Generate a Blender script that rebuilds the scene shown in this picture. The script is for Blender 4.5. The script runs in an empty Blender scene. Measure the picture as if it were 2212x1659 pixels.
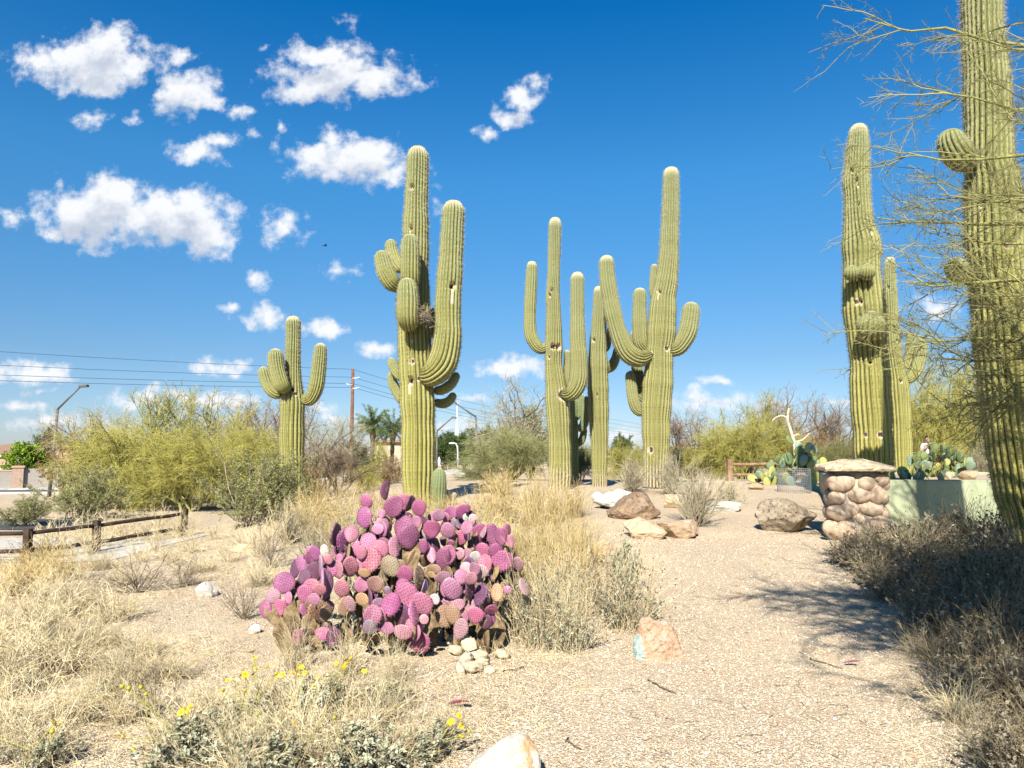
import bpy, math
import numpy as np
from mathutils import Vector, noise
R_ = math.radians
# ------------------------------------------------------------------ camera
F = 1597.6                      # focal length in units of the 2212 px wide view the measurements were taken in
EYE = 1.6
PITCH = math.atan(152.5 / F)
CP, SP = math.cos(PITCH), math.sin(PITCH)
sc = bpy.context.scene
cam_d = bpy.data.cameras.new('camera'); cam = bpy.data.objects.new('camera', cam_d)
sc.collection.objects.link(cam); sc.camera = cam
cam_d.sensor_width = 36.0; cam_d.lens = 36.0 * F / 2212.0
cam_d.clip_start = 0.05; cam_d.clip_end = 6000
cam.location = (0, 0, EYE); cam.rotation_euler = (math.pi / 2 + PITCH, 0, 0)
# ------------------------------------------------------------------ light
SUN_EL, SUN_AZ = R_(38), R_(12.5)          # the light travels towards azimuth 12.5 degrees right of the view
sun_d = bpy.data.lights.new('sun', 'SUN'); sun = bpy.data.objects.new('sun', sun_d)
sc.collection.objects.link(sun)
sun_d.energy = 5.0; sun_d.angle = R_(0.5); sun_d.color = (1.0, 0.95, 0.86)
sun.rotation_euler = Vector((math.sin(SUN_AZ) * math.cos(SUN_EL), math.cos(SUN_AZ) * math.cos(SUN_EL), -math.sin(SUN_EL))).to_track_quat('-Z', 'Y').to_euler()
sc.view_settings.view_transform = 'Standard'; sc.view_settings.look = 'None'
sc.view_settings.exposure = 1.0; sc.view_settings.gamma = 1.0
sc.cycles.max_bounces = 5; sc.cycles.diffuse_bounces = 1; sc.cycles.glossy_bounces = 1
sc.cycles.transparent_max_bounces = 4; sc.cycles.transmission_bounces = 2
sc.cycles.use_adaptive_sampling = True

def lin(r, g, b):
    f = lambda c: c / 12.92 if c <= 0.04045 else ((c + 0.055) / 1.055) ** 2.4
    return (f(r / 255), f(g / 255), f(b / 255), 1.0)

class NT:
    def __init__(s, nt): s.nt = nt; s.nodes = nt.nodes; s.links = nt.links
    def n(s, typ, ins=None, **props):
        nd = s.nodes.new(typ)
        for k, v in props.items(): setattr(nd, k, v)
        for k, v in (ins or {}).items():
            if isinstance(v, bpy.types.NodeSocket): s.links.new(v, nd.inputs[k])
            else: nd.inputs[k].default_value = v
        return nd
    def math(s, op, a, b=0.0, c=0.0, clamp=False):
        nd = s.n('ShaderNodeMath', {0: a, 1: b, 2: c}, operation=op); nd.use_clamp = clamp
        return nd.outputs[0]
    def vmath(s, op, a, b=(0, 0, 0), c=(0, 0, 0)):
        nd = s.n('ShaderNodeVectorMath', {0: a, 1: b}, operation=op)
        if op == 'MULTIPLY_ADD':
            if isinstance(c, bpy.types.NodeSocket): s.links.new(c, nd.inputs[2])
            else: nd.inputs[2].default_value = c
        return nd.outputs['Value'] if op in ('LENGTH', 'DOT_PRODUCT') else nd.outputs['Vector']
    def mix(s, f, a, b, mode='MIX'):
        nd = s.n('ShaderNodeMix', data_type='RGBA', blend_type=mode)
        for i, v in ((0, f), (6, a), (7, b)):
            if isinstance(v, bpy.types.NodeSocket): s.links.new(v, nd.inputs[i])
            else: nd.inputs[i].default_value = v
        return nd.outputs[2]
    def mapr(s, v, a, b, c=0.0, d=1.0, smooth=True):
        nd = s.n('ShaderNodeMapRange', {0: v, 1: a, 2: b, 3: c, 4: d}); nd.interpolation_type = 'SMOOTHSTEP' if smooth else 'LINEAR'
        return nd.outputs[0]
    def noise(s, vec, scale, detail=2.0, rough=0.5, dims='3D'):
        nd = s.n('ShaderNodeTexNoise', {'Scale': scale, 'Detail': detail, 'Roughness': rough}, noise_dimensions=dims)
        if vec is not None: s.links.new(vec, nd.inputs['Vector'])
        return nd
    def ramp(s, f, stops):
        nd = s.nodes.new('ShaderNodeValToRGB'); s.links.new(f, nd.inputs[0])
        cr = nd.color_ramp
        while len(cr.elements) < len(stops): cr.elements.new(0.5)
        for e, (p, c) in zip(cr.elements, stops): e.position = p; e.color = c
        return nd.outputs[0]

# ------------------------------------------------------------------ sky: Nishita plus cumulus in the world's own directions
def ray(X, Y):
    a, b = (X - 1106) / F, (829.5 - Y) / F
    return (a, CP - b * SP, SP + b * CP)
CLOUDS = [  # view position, radii, weight
    (190, 140, 150, 52, 1), (235, 92, 62, 40, .9), (225, 172, 60, 40, .9), (95, 130, 62, 26, .8), (290, 150, 46, 46, .8),
    (410, 198, 66, 48, .95), (400, 126, 30, 17, .75), (430, 222, 60, 26, .8), (350, 205, 30, 40, .6), (520, 245, 28, 14, .6),
    (735, 165, 140, 48, 1), (690, 122, 75, 32, .9), (800, 168, 95, 38, .85), (655, 196, 85, 26, .85), (730, 110, 60, 25, .8),
    (1128, 216, 42, 36, .8), (1158, 186, 24, 24, .7), (1112, 255, 40, 18, .75), (1058, 286, 30, 14, .65),
    (752, 350, 118, 42, 1), (800, 352, 70, 44, .9), (690, 342, 66, 30, .85), (720, 305, 40, 22, .6), (770, 300, 20, 14, .55), (830,375,45,28,.75),
    (418, 330, 60, 28, .85), (485, 302, 36, 17, .75),
    (215, 460, 130, 60, 1.05), (225, 420, 70, 36, 1), (390, 478, 110, 54, 1.05), (420, 438, 60, 30, .95), (450, 520, 58, 34, .95), (305, 474, 90, 44, 1.0), (330, 450, 60, 30, .9), (180, 490, 80, 36, .95),
    (612, 492, 46, 32, .62), (735, 588, 44, 20, .5), (552, 606, 30, 20, .6), (576, 682, 52, 25, .8), (500, 658, 26, 10, .6),
    (692, 709, 50, 17, .8), (822, 750, 52, 18, .75), (1106, 792, 72, 22, .85), (72, 806, 88, 21, .85), (475, 790, 70, 16, .7),
    (200, 250, 38, 18, .6), (290, 258, 22, 12, .5), (590, 312, 14, 18, .42), (608, 266, 14, 12, .42), (550, 290, 18, 12, .3),
    (20, 476, 30, 22, .5), (760, 48, 22, 16, .38), (940, 430, 18, 24, .42), (580, 105, 14, 8, .4), (90, 851, 36, 9, .6), (1547, 826, 26, 9, .7),
    (2020, 668, 66, 28, .6), (420, 862, 175, 18, .7), (310, 875, 60, 12, .6), (1560, 872, 150, 20, .7), (1500, 858, 50, 14, .7), (1660, 866, 40, 12, .6), (1835, 862, 40, 14, .6), (120, 912, 140, 16, .5),
    (1010, 862, 40, 12, .55), (1340, 942, 70, 22, .6), (700, 905, 100, 14, .45), (1000, 920, 90, 14, .5), (40, 880, 60, 12, .5), (690,880,60,12,.4),
]
world = bpy.data.worlds.new('World'); sc.world = world; world.use_nodes = True
W = NT(world.node_tree); W.nodes.clear()
def cloud_group():
    g = bpy.data.node_groups.new('cloud_density', 'ShaderNodeTree')
    g.interface.new_socket('uv', in_out='INPUT', socket_type='NodeSocketVector')
    g.interface.new_socket('density', in_out='OUTPUT', socket_type='NodeSocketFloat')
    G = NT(g); gi = G.n('NodeGroupInput'); go = G.n('NodeGroupOutput'); uv = gi.outputs[0]
    w1 = G.noise(uv, 14.0, 3, .55).outputs['Color']; w2 = G.noise(uv, 55.0, 3, .6).outputs['Color']
    p = G.vmath('MULTIPLY_ADD', G.vmath('SUBTRACT', w1, (.5, .5, .5)), (.045, .030, 0), uv)
    p = G.vmath('MULTIPLY_ADD', G.vmath('SUBTRACT', w2, (.5, .5, .5)), (.016, .012, 0), p)
    best = None
    for (X, Y, rx, ry, wt) in CLOUDS:
        r = ray(X, Y); u, v = r[0] / r[1], r[2] / r[1]
        ax, ay = F / (rx * 1.5), F / (ry * 1.6)
        q = G.vmath('MULTIPLY_ADD', p, (ax, ay, 0), (-u * ax, -v * ay, 0))
        d = G.math('MULTIPLY_ADD', G.vmath('LENGTH', q), -wt, wt)
        best = d if best is None else G.math('SMOOTH_MAX', best, d, .12)
    f = G.noise(uv, 34.0, 8, .60).outputs['Fac']
    d = G.math('ADD', best, G.math('MULTIPLY_ADD', f, 1.7, -.93))
    G.links.new(d, go.inputs[0])
    return g
cg = cloud_group()
sky = W.n('ShaderNodeTexSky', sky_type='NISHITA', sun_disc=False, sun_elevation=SUN_EL, sun_rotation=SUN_AZ + math.pi,
          air_density=1.0, dust_density=0.4, ozone_density=2.2, altitude=400)
tc = W.n('ShaderNodeTexCoord').outputs['Generated']
sx = W.n('ShaderNodeSeparateXYZ', {0: tc})
yy = W.math('MAXIMUM', W.math('ABSOLUTE', sx.outputs[1]), .02)
u = W.math('DIVIDE', sx.outputs[0], yy); v = W.math('DIVIDE', sx.outputs[2], yy)
uv = W.n('ShaderNodeCombineXYZ', {0: u, 1: v, 2: 0.0}).outputs[0]
g1 = W.n('ShaderNodeGroup')
g1.node_tree = cg; W.links.new(uv, g1.inputs[0])
g2 = W.n('ShaderNodeGroup'); g2.node_tree = cg
W.links.new(W.vmath('ADD', uv, (.004, .030, 0)), g2.inputs[0])
d1, d2 = g1.outputs[0], g2.outputs[0]
above = W.mapr(sx.outputs[2], 0.0, .03)
alpha = W.math('MULTIPLY', W.mapr(d1, .0, .62), above)
alpha = W.math('MULTIPLY', alpha, .97)
shade = W.mapr(d2, .1, 1.0)                     # much cloud towards the sun: greyer underside
ccol = W.mix(shade, (7.4, 7.5, 7.7, 1), (4.3, 4.8, 5.7, 1))
el = W.math('MAXIMUM', sx.outputs[2], 0.0)
tint = W.ramp(el, [(0.0, (.60, .65, .86, 1)), (.05, (.56, .67, .86, 1)), (.127, (.47, .66, .82, 1)), (.24, (.37, .77, 1.0, 1)), (.355, (.285, .89, 1.2, 1)), (.535, (.03, .72, 1.23, 1)), (1.0, (.02, .35, .7, 1))])
skyc = W.mix(1.0, sky.outputs[0], tint, 'MULTIPLY')
skyc = W.vmath('SCALE', skyc); 
W.nodes[-1].inputs['Scale'].default_value = 1.0
SKY_SCALE = W.nodes[-1].inputs['Scale']
bg = W.n('ShaderNodeBackground', {'Color': W.mix(alpha, skyc, ccol), 'Strength': 0.0675})
wo = W.n('ShaderNodeOutputWorld'); W.links.new(bg.outputs[0], wo.inputs[0])
world.cycles.sampling_method = 'MANUAL'; world.cycles.sample_map_resolution = 512

# ------------------------------------------------------------------ ground shape and placing helpers
def sst(a, b, x):
    t = np.clip((np.asarray(x, float) - a) / (b - a), 0, 1); return t * t * (3 - 2 * t)
def hgt(x, y):
    x = np.asarray(x, float); y = np.asarray(y, float)
    m = 0.75 * sst(5, 20, y) * (1 - sst(24, 42, y)) * sst(-7.5, -2.5, x) * (1 - sst(16, 30, x))
    l = -1.25 * sst(6, 30, -x) * sst(16, 58, y)
    b = 0.018 * np.sin(x * 1.7 + .6 * y) * np.sin(y * 1.3 - .4 * x) * (1 - sst(40, 60, y))
    return m + l + b
def gz(x, y): return float(hgt(x, y))
def AT(X, Y, y):
    """world point seen at view position X, Y whose distance along +Y is y"""
    r = ray(X, Y); t = y / r[1]
    return np.array((r[0] * t, y, EYE + r[2] * t))
def G(X, Y):
    """point of the ground seen at view position X, Y"""
    r = ray(X, Y); y = 1.0
    while y < 400:
        t = y / r[1]
        if EYE + r[2] * t <= gz(r[0] * t, y): break
        y += .02 if y < 30 else .2
    t = y / r[1]; return np.array((r[0] * t, y, gz(r[0] * t, y)))
def px(n, y): return n * y / F            # n view pixels at distance y in metres

# ------------------------------------------------------------------ mesh builder
class Geo:
    def __init__(s): s.v = []; s.f = []; s.n = 0; s.a = {}
    def add(s, V, faces, mat=0, **attr):
        """V (n,3); faces: list of (k,m) int arrays"""
        V = np.asarray(V, float).reshape(-1, 3)
        for f in faces if isinstance(faces, list) else [faces]:
            if len(f): s.f.append((np.asarray(f, np.int64) + s.n, mat))
        for k, val in attr.items():
            s.a.setdefault(k, []).append((s.n, np.broadcast_to(np.asarray(val, float), (len(V),))))
        s.v.append(V); s.n += len(V); return s
    def mesh(s, name, mats, smooth=True):
        me = bpy.data.meshes.new(name)
        V = np.concatenate(s.v); me.vertices.add(len(V)); me.vertices.foreach_set('co', V.astype(np.float32).ravel())
        ks = np.concatenate([np.full(len(f), f.shape[1]) for f, m in s.f]); mi = np.concatenate([np.full(len(f), m) for f, m in s.f])
        lv = np.concatenate([f.ravel() for f, m in s.f])
        me.loops.add(len(lv)); me.loops.foreach_set('vertex_index', lv.astype(np.int32))
        me.polygons.add(len(ks)); me.polygons.foreach_set('loop_start', np.concatenate([[0], np.cumsum(ks)[:-1]]).astype(np.int32))
        me.polygons.foreach_set('material_index', mi.astype(np.int32))
        me.polygons.foreach_set('use_smooth', np.full(len(ks), smooth))
        for m in mats: me.materials.append(m)
        for k, parts in s.a.items():
            at = me.attributes.new(k, 'FLOAT', 'POINT'); arr = np.zeros(len(V), np.float32)
            for st, val in parts: arr[st:st + len(val)] = val
            at.data.foreach_set('value', arr)
        me.update(calc_edges=True)
        return me
    def obj(s, name, mats, parent=None, loc=None, smooth=True):
        return link(name, s.mesh(name, mats if isinstance(mats, (list, tuple)) else [mats], smooth), parent, loc)
def link(name, data, parent=None, loc=None):
    o = bpy.data.objects.new(name, data); sc.collection.objects.link(o)
    if parent is not None: o.parent = parent
    if loc is not None: o.location = loc
    return o
def tag(o, label, cat, group=None, kind=None):
    o['label'] = label; o['category'] = cat
    if group: o['group'] = group
    if kind: o['kind'] = kind
    return o
def thing(name, label, cat, loc=(0, 0, 0), rz=0.0, group=None):
    o = link(name, None, None, loc); o.rotation_euler = (0, 0, rz); o.empty_display_size = .1
    return tag(o, label, cat, group)
def struct(o, label=None): 
    o['kind'] = 'structure'
    if label: o['label'] = label
    return o
def stuff(o, label, cat): 
    o['kind'] = 'stuff'; o['label'] = label; o['category'] = cat; return o
def dup(root, loc, rz=0.0, scale=1.0, label=None, group=None):
    r = root.copy(); sc.collection.objects.link(r); r.location = loc; r.rotation_euler = (0, 0, rz)
    r.scale = (scale,) * 3 if np.isscalar(scale) else scale
    if label: r['label'] = label
    if group: r['group'] = group
    for ch in list(root.children):
        c = ch.copy(); sc.collection.objects.link(c); c.parent = r
        for g in ch.children:
            d = g.copy(); sc.collection.objects.link(d); d.parent = c
    return r

def unit(v): return v / np.maximum(np.linalg.norm(v, axis=-1, keepdims=True), 1e-9)
def tubes(g, P, Rr, S=3, mat=0, tint=None, rng=None, cap=False, **attr):
    """N tubes along P (N,K,3) with radii Rr (N,K)"""
    P = np.asarray(P, float)
    if P.ndim == 2: P = P[None]
    N, K, _ = P.shape; Rr = np.broadcast_to(np.asarray(Rr, float), (N, K))
    T = unit(np.gradient(P, axis=1))
    ref = unit(np.cross(T.mean(1) + 1e-4, np.array((.31, .77, .55))))[:, None, :]
    A = unit(np.cross(T, np.broadcast_to(ref, T.shape))); B = np.cross(T, A)
    an = np.arange(S) * 2 * np.pi / S
    V = P[:, :, None, :] + Rr[:, :, None, None] * (np.cos(an)[None, None, :, None] * A[:, :, None, :] + np.sin(an)[None, None, :, None] * B[:, :, None, :])
    idx = np.arange(N * K * S).reshape(N, K, S)
    a = idx[:, :-1, :]; b = np.roll(idx, -1, 2)[:, :-1, :]; c = np.roll(idx, -1, 2)[:, 1:, :]; d = idx[:, 1:, :]
    Q = np.stack([a, b, c, d], -1).reshape(-1, 4); fs = [Q]
    if cap: fs += [idx[:, -1, :].reshape(N, S), idx[:, 0, ::-1].reshape(N, S)]
    at = dict(attr)
    if tint is not None: at['tint'] = np.repeat(np.broadcast_to(tint, (N,)), K * S)
    g.add(V.reshape(-1, 3), fs, mat, **at)
def leaves(g, pos, dirn, nrm, L, Wd, mat=0, tint=0.5):
    """folded diamond leaves"""
    N = len(pos); d = unit(dirn); s = unit(np.cross(d, nrm)); n = np.cross(s, d)
    L = np.broadcast_to(L, (N,))[:, None]; Wd = np.broadcast_to(Wd, (N,))[:, None]
    b = pos; t = pos + d * L - n * L * .12; r = pos + d * L * .45 + s * Wd * .5 + n * Wd * .18; l = pos + d * L * .45 - s * Wd * .5 + n * Wd * .18
    V = np.stack([b, r, t, l], 1).reshape(-1, 3); i = np.arange(N)[:, None] * 4
    g.add(V, [np.concatenate([i + [0, 1, 2], i + [0, 2, 3]], 0)], mat, tint=np.repeat(np.broadcast_to(tint, (N,)), 4))
def rdir(rng, n):
    return unit(rng.normal(size=(n, 3)))
def grow(rng, start, dirn, length, K, wig=.15, bias=(0, 0, 0)):
    """N wandering paths of K points"""
    N = len(start); P = np.empty((N, K, 3)); P[:, 0] = start; d = unit(np.asarray(dirn, float)).copy()
    st = (np.broadcast_to(length, (N,)) / (K - 1))[:, None]
    for k in range(1, K):
        d = unit(d + rng.normal(size=(N, 3)) * wig + np.asarray(bias))
        P[:, k] = P[:, k - 1] + d * st
    return P
def sprout(rng, P, per, tmin, tmax, ang, angs=.25, up=0.0):
    """starts and directions of side shoots on paths P; ang = angle off the parent in radians"""
    N, K, _ = P.shape; M = N * per
    i = np.repeat(np.arange(N), per); t = rng.uniform(tmin, tmax, M) * (K - 1); k = np.minimum(t.astype(int), K - 2); f = (t - k)[:, None]
    s = P[i, k] * (1 - f) + P[i, k + 1] * f; T = unit(P[i, k + 1] - P[i, k])
    perp = unit(np.cross(T, rdir(rng, M))); a = (ang + rng.normal(size=M) * angs)[:, None]
    d = unit(T * np.cos(a) + perp * np.sin(a) + np.array((0, 0, up)))
    return s, d, i, t / (K - 1)
def taper(N, K, r0, r1): return np.linspace(1, 0, K)[None, :] * (np.broadcast_to(r0, (N,)) - r1)[:, None] + r1
# ------------------------------------------------------------------ materials
def newmat(name, rough=.85, spec=.25):
    m = bpy.data.materials.new(name); m.use_nodes = True
    T = NT(m.node_tree); b = T.nodes['Principled BSDF']
    b.inputs['Roughness'].default_value = rough; b.inputs['Specular IOR Level'].default_value = spec
    return m, T, b
def bump(T, b, h, strength, dist):
    nd = T.n('ShaderNodeBump', {'Height': h, 'Strength': strength, 'Distance': dist}); T.links.new(nd.outputs[0], b.inputs['Normal'])
def setc(T, b, c): T.links.new(c, b.inputs['Base Color'])
def attr(T, name): return T.n('ShaderNodeAttribute', attribute_name=name).outputs['Fac']
def objc(T): return T.n('ShaderNodeTexCoord').outputs['Object']
def plain(name, col, col2=None, scale=8.0, rough=.85, spec=.25, bmp=0.0, bd=.01, detail=4, metal=0.0):
    m, T, b = newmat(name, rough, spec); oc = objc(T)
    n = T.noise(oc, scale, detail, .6).outputs['Fac']
    c2 = col2 or tuple(x * .7 for x in col[:3]) + (1,)
    setc(T, b, T.mix(T.mapr(n, .35, .65), col, c2)); b.inputs['Metallic'].default_value = metal
    if bmp: bump(T, b, n, bmp, bd)
    return m
def veg(name, ca, cb, rough=.7, spec=.2, vary=.25, trans=0.0):
    m, T, b = newmat(name, rough, spec)
    oi = T.n('ShaderNodeObjectInfo').outputs['Random']
    c = T.mix(attr(T, 'tint'), ca, cb)
    hs = T.n('ShaderNodeHueSaturation', {'Color': c, 'Value': T.math('MULTIPLY_ADD', oi, vary, 1 - vary * .5)})
    setc(T, b, hs.outputs[0])
    if trans:
        tr = T.n('ShaderNodeBsdfTranslucent', {'Color': hs.outputs[0]})
        mx = T.n('ShaderNodeMixShader', {0: trans}); T.links.new(b.outputs[0], mx.inputs[1]); T.links.new(tr.outputs[0], mx.inputs[2])
        T.links.new(mx.outputs[0], T.nodes['Material Output'].inputs[0])
    return m

def ground_mat():
    m, T, b = newmat('desert_ground', .95, .1)
    geo = T.n('ShaderNodeNewGeometry').outputs['Position']
    sep = T.n('ShaderNodeSeparateXYZ', {0: geo})
    vo = T.n('ShaderNodeTexVoronoi', {'Vector': geo, 'Scale': 105.0, 'Randomness': 1.0})
    vo2 = T.n('ShaderNodeTexVoronoi', {'Vector': geo, 'Scale': 48.0, 'Randomness': 1.0})
    rnd = T.n('ShaderNodeSeparateColor', {0: vo.outputs['Color']}).outputs[0]
    pal = T.ramp(rnd, [(0.0, (.36, .25, .15, 1)), (.2, (.64, .50, .34, 1)), (.5, (.78, .67, .49, 1)), (.75, (.72, .56, .39, 1)), (.9, (.86, .79, .64, 1)), (1.0, (.50, .42, .32, 1))])
    edge = T.mapr(vo.outputs['Distance'], .30, .62)
    c = T.mix(T.math('MULTIPLY', edge, .6), pal, (.30, .20, .11, 1))
    big = T.noise(geo, .55, 5, .6).outputs['Fac']; mid = T.noise(geo, 2.3, 5, .65).outputs['Fac']
    c = T.mix(T.math('MULTIPLY', T.mapr(mid, .56, .72), .55), c, (.66, .41, .22, 1))         # bare reddish soil
    c = T.mix(T.math('MULTIPLY', T.mapr(big, .45, .7), .3), c, (.80, .64, .41, 1))
    lit = T.noise(geo, 9.0, 6, .7).outputs['Fac']
    off = T.mapr(T.math('MULTIPLY_ADD', sep.outputs[1], -.12, T.math('MULTIPLY', sep.outputs[0], -1.0)), -.6, 1.6)   # planted side: litter
    c = T.mix(T.math('MULTIPLY', T.math('MULTIPLY', T.mapr(lit, .50, .66), off), .6), c, (.42, .32, .18, 1))
    setc(T, b, c)
    h = T.math('ADD', T.math('MULTIPLY', T.math('SUBTRACT', 1.0, vo.outputs['Distance']), .6), T.math('MULTIPLY', T.math('SUBTRACT', 1.0, vo2.outputs['Distance']), .6))
    h = T.math('ADD', h, T.math('MULTIPLY', lit, .7))
    bump(T, b, h, 1.0, .016)
    return m
M_GROUND = ground_mat()
M_ASPHALT = plain('asphalt', (.075, .078, .085, 1), (.06, .06, .065, 1), 20, bmp=.2)
M_CONC = plain('concrete', (.50, .48, .43, 1), (.42, .40, .36, 1), 6, bmp=.2)
M_PAVE = plain('pale_path', (.50, .47, .42, 1), (.44, .41, .36, 1), 5, bmp=.2)
M_GRAVEL = veg('gravel', (.25, .17, .105, 1), (.86, .77, .60, 1), .95, .1, 0)

def saguaro_mat(name, low, top, base, barky=.0, barkh=.12):
    m, T, b = newmat(name, .55, .3)
    rib, hh, scar, sl = attr(T, 'rib'), attr(T, 'hh'), attr(T, 'scar'), attr(T, 'sl')
    oc = T.n('ShaderNodeNewGeometry').outputs['Position']
    n1 = T.noise(oc, 2.2, 4, .6).outputs['Fac']; n2 = T.noise(oc, 14.0, 4, .65).outputs['Fac']; n3 = T.noise(oc, 45.0, 3, .6).outputs['Fac']
    body = T.mix(T.math('ADD', hh, T.math('MULTIPLY_ADD', n1, .5, -.25), clamp=True), low, top)
    body = T.mix(T.math('MULTIPLY', T.mapr(n2, .48, .72), .35), body, (.30, .27, .10, 1))
    mott = T.math('MULTIPLY_ADD', n3, .3, .85)
    body = T.mix(1.0, body, T.n('ShaderNodeCombineColor', {0: mott, 1: mott, 2: mott}).outputs[0], 'MULTIPLY')
    # horizontal growth wrinkles
    wr = T.math('SINE', T.math('MULTIPLY_ADD', sl, 85.0, T.math('MULTIPLY', n2, 9.0)))
    body = T.mix(T.mapr(wr, .75, 1.0, 0, .22), body, (.16, .15, .05, 1))
    # areoles: dotted dark line low down, pale felt higher up, on the crest of each rib
    dots = T.math('MULTIPLY', T.mapr(rib, .72, .93), T.mapr(T.math('SINE', T.math('MULTIPLY', sl, 2 * math.pi / .034)), -.5, .5))
    felt = T.mix(T.mapr(hh, .35, .85), (.07, .052, .025, 1), (.34, .31, .19, 1))
    body = T.mix(T.math('MULTIPLY', dots, .9), body, felt)
    if barky:
        bk = T.math('ADD', T.math('MULTIPLY', T.math('SUBTRACT', barkh, hh), 9.0), T.math('MULTIPLY_ADD', n2, 2.0, -1.0))
        body = T.mix(T.math('MULTIPLY', T.mapr(bk, 0, .8), barky), body, T.mix(T.mapr(rib, .2, .7), (.10, .075, .04, 1), base))
    body = T.mix(T.mapr(hh, .955, 1.0, 0, .75), body, (.60, .53, .36, 1))    # woolly tip
    sc1 = T.mix(T.mapr(scar, .15, .45), body, T.mix(n2, (.40, .29, .17, 1), (.62, .52, .36, 1)))
    sc2 = T.mix(T.mapr(scar, .8, .97), sc1, (.05, .035, .02, 1))  # dark of the hole interiors painted into the colour, inside the pale scar rim
    setc(T, b, sc2)
    bump(T, b, T.math('ADD', n3, T.math('MULTIPLY', wr, .25)), .35, .008)
    return m
GREEN_LOW, GREEN_TOP = (.36, .325, .088, 1), (.175, .195, .075, 1)
M_SAG = saguaro_mat('saguaro_skin', GREEN_LOW, GREEN_TOP, (.55, .45, .28, 1), .35, .04)
M_SAGB = saguaro_mat('saguaro_skin_corky', (.30, .28, .095, 1), (.175, .19, .078, 1), (.50, .41, .26, 1), .95, .11)
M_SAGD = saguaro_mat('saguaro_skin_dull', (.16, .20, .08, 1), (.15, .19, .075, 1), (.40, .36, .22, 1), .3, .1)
M_SPINE = veg('saguaro_spine', (.10, .07, .04, 1), (.46, .40, .28, 1), .6, .2, 0)

def pad_mat(name, spot, spotamt, green=False):
    m, T, b = newmat(name, .5, .35)
    oi = T.n('ShaderNodeObjectInfo'); oc = objc(T)
    sep = T.n('ShaderNodeSeparateXYZ', {0: oc})
    p2 = T.n('ShaderNodeCombineXYZ', {0: T.math('MULTIPLY', sep.outputs[0], 9.0), 1: T.math('MULTIPLY', sep.outputs[2], 9.0), 2: 0.0}).outputs[0]
    vo = T.n('ShaderNodeTexVoronoi', {'Vector': p2, 'Scale': 1.0, 'Randomness': .35}, voronoi_dimensions='2D')
    dot = T.mapr(vo.outputs['Distance'], .33, .17)
    n = T.noise(oc, 5.0, 4, .6).outputs['Fac']; n2 = T.noise(oc, 22.0, 4, .65).outputs['Fac']
    shift = T.n('ShaderNodeVectorMath', {0: oi.outputs['Location'], 1: (7.1, 3.3, 5.7)}, operation='MULTIPLY').outputs[0]
    n4 = T.noise(T.vmath('ADD', oc, shift), 2.2, 5, .62).outputs['Fac']
    col = oi.outputs['Color']
    c = T.mix(T.math('MULTIPLY', T.mapr(n, .35, .7), .35), col, T.mix(1.0, col, (.72, .55, .62, 1) if not green else (.8, .8, .5, 1), 'MULTIPLY'))
    c = T.mix(T.math('MULTIPLY', T.mapr(n4, .62, .72), .7), c, (.42, .31, .18, 1) if not green else (.50, .44, .10, 1))    # corky dry patches
    c = T.mix(T.math('MULTIPLY', dot, spotamt), c, spot)
    c = T.mix(T.math('MULTIPLY', T.mapr(n2, .66, .74), .5), c, (.85, .80, .74, 1))
    setc(T, b, c)
    bump(T, b, T.math('ADD', T.math('MULTIPLY', dot, -.5), n2), .5, .006 if not green else .01)
    return m
M_PAD = pad_mat('purple_pad', (.11, .028, .07, 1), .85)
M_PADG = pad_mat('green_pad', (.16, .17, .06, 1), .5, True)
M_PADOLD = plain('old_corky_pad', (.28, .20, .11, 1), (.11, .075, .04, 1), 16, .95, .1, .9, .02, 6)
M_GLOCHID = veg('glochid', (.45, .34, .2, 1), (.8, .72, .55, 1), .7, .2, 0)

def rock_mat(name, a, b_, c_, scale=3.0, speck=(.12, .09, .07, 1), amt=.3, gain=.80, bd=.022):
    m, T, b = newmat(name, .9, .15); oc = objc(T)
    n1 = T.noise(oc, scale, 5, .6); n2 = T.noise(oc, scale * 5, 6, .7).outputs['Fac']; n3 = T.noise(oc, scale * 18, 4, .7).outputs['Fac']
    c = T.ramp(n1.outputs['Fac'], [(.30, a), (.48, b_), (.66, c_)])
    c = T.mix(T.math('MULTIPLY', T.mapr(n2, .52, .62), amt), c, speck)
    c = T.mix(T.math('MULTIPLY', T.mapr(n3, .54, .64), .45), c, tuple(min(1, x * 1.35) for x in a[:3]) + (1,))
    c = T.mix(1.0, c, (gain, gain, gain, 1), 'MULTIPLY')
    setc(T, b, c); bump(T, b, T.math('ADD', T.math('MULTIPLY', n2, .7), T.math('MULTIPLY', n3, .45)), 1.0, bd)
    return m
def patch(m, col, lo, hi, axis, soft, top=None):
    T = NT(m.node_tree); b = T.nodes['Principled BSDF']; old = b.inputs['Base Color'].links[0].from_socket; oc = objc(T)
    f = T.math('ADD', T.vmath('DOT_PRODUCT', oc, axis), T.math('MULTIPLY_ADD', T.noise(oc, 14.0, 5, .65).outputs['Fac'], soft, -soft * .5))
    k = T.math('MULTIPLY', T.mapr(f, lo, lo + .04), T.mapr(f, hi, hi - .04)); setc(T, b, T.mix(T.math('MULTIPLY', k, .75), old, col))
M_RTAN = rock_mat('tan_rock', (.60, .46, .30, 1), (.52, .36, .22, 1), (.58, .50, .40, 1))
M_RBROWN = rock_mat('brown_lichen_rock', (.42, .29, .17, 1), (.27, .18, .12, 1), (.46, .37, .25, 1), 2.2, (.11, .065, .05, 1), .8)
M_RGREY = rock_mat('grey_white_rock', (.50, .48, .42, 1), (.62, .58, .50, 1), (.42, .42, .37, 1), 2.8)
M_RORANGE = rock_mat('orange_rock', (.60, .38, .20, 1), (.64, .50, .34, 1), (.48, .28, .15, 1), 3.0)
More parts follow.
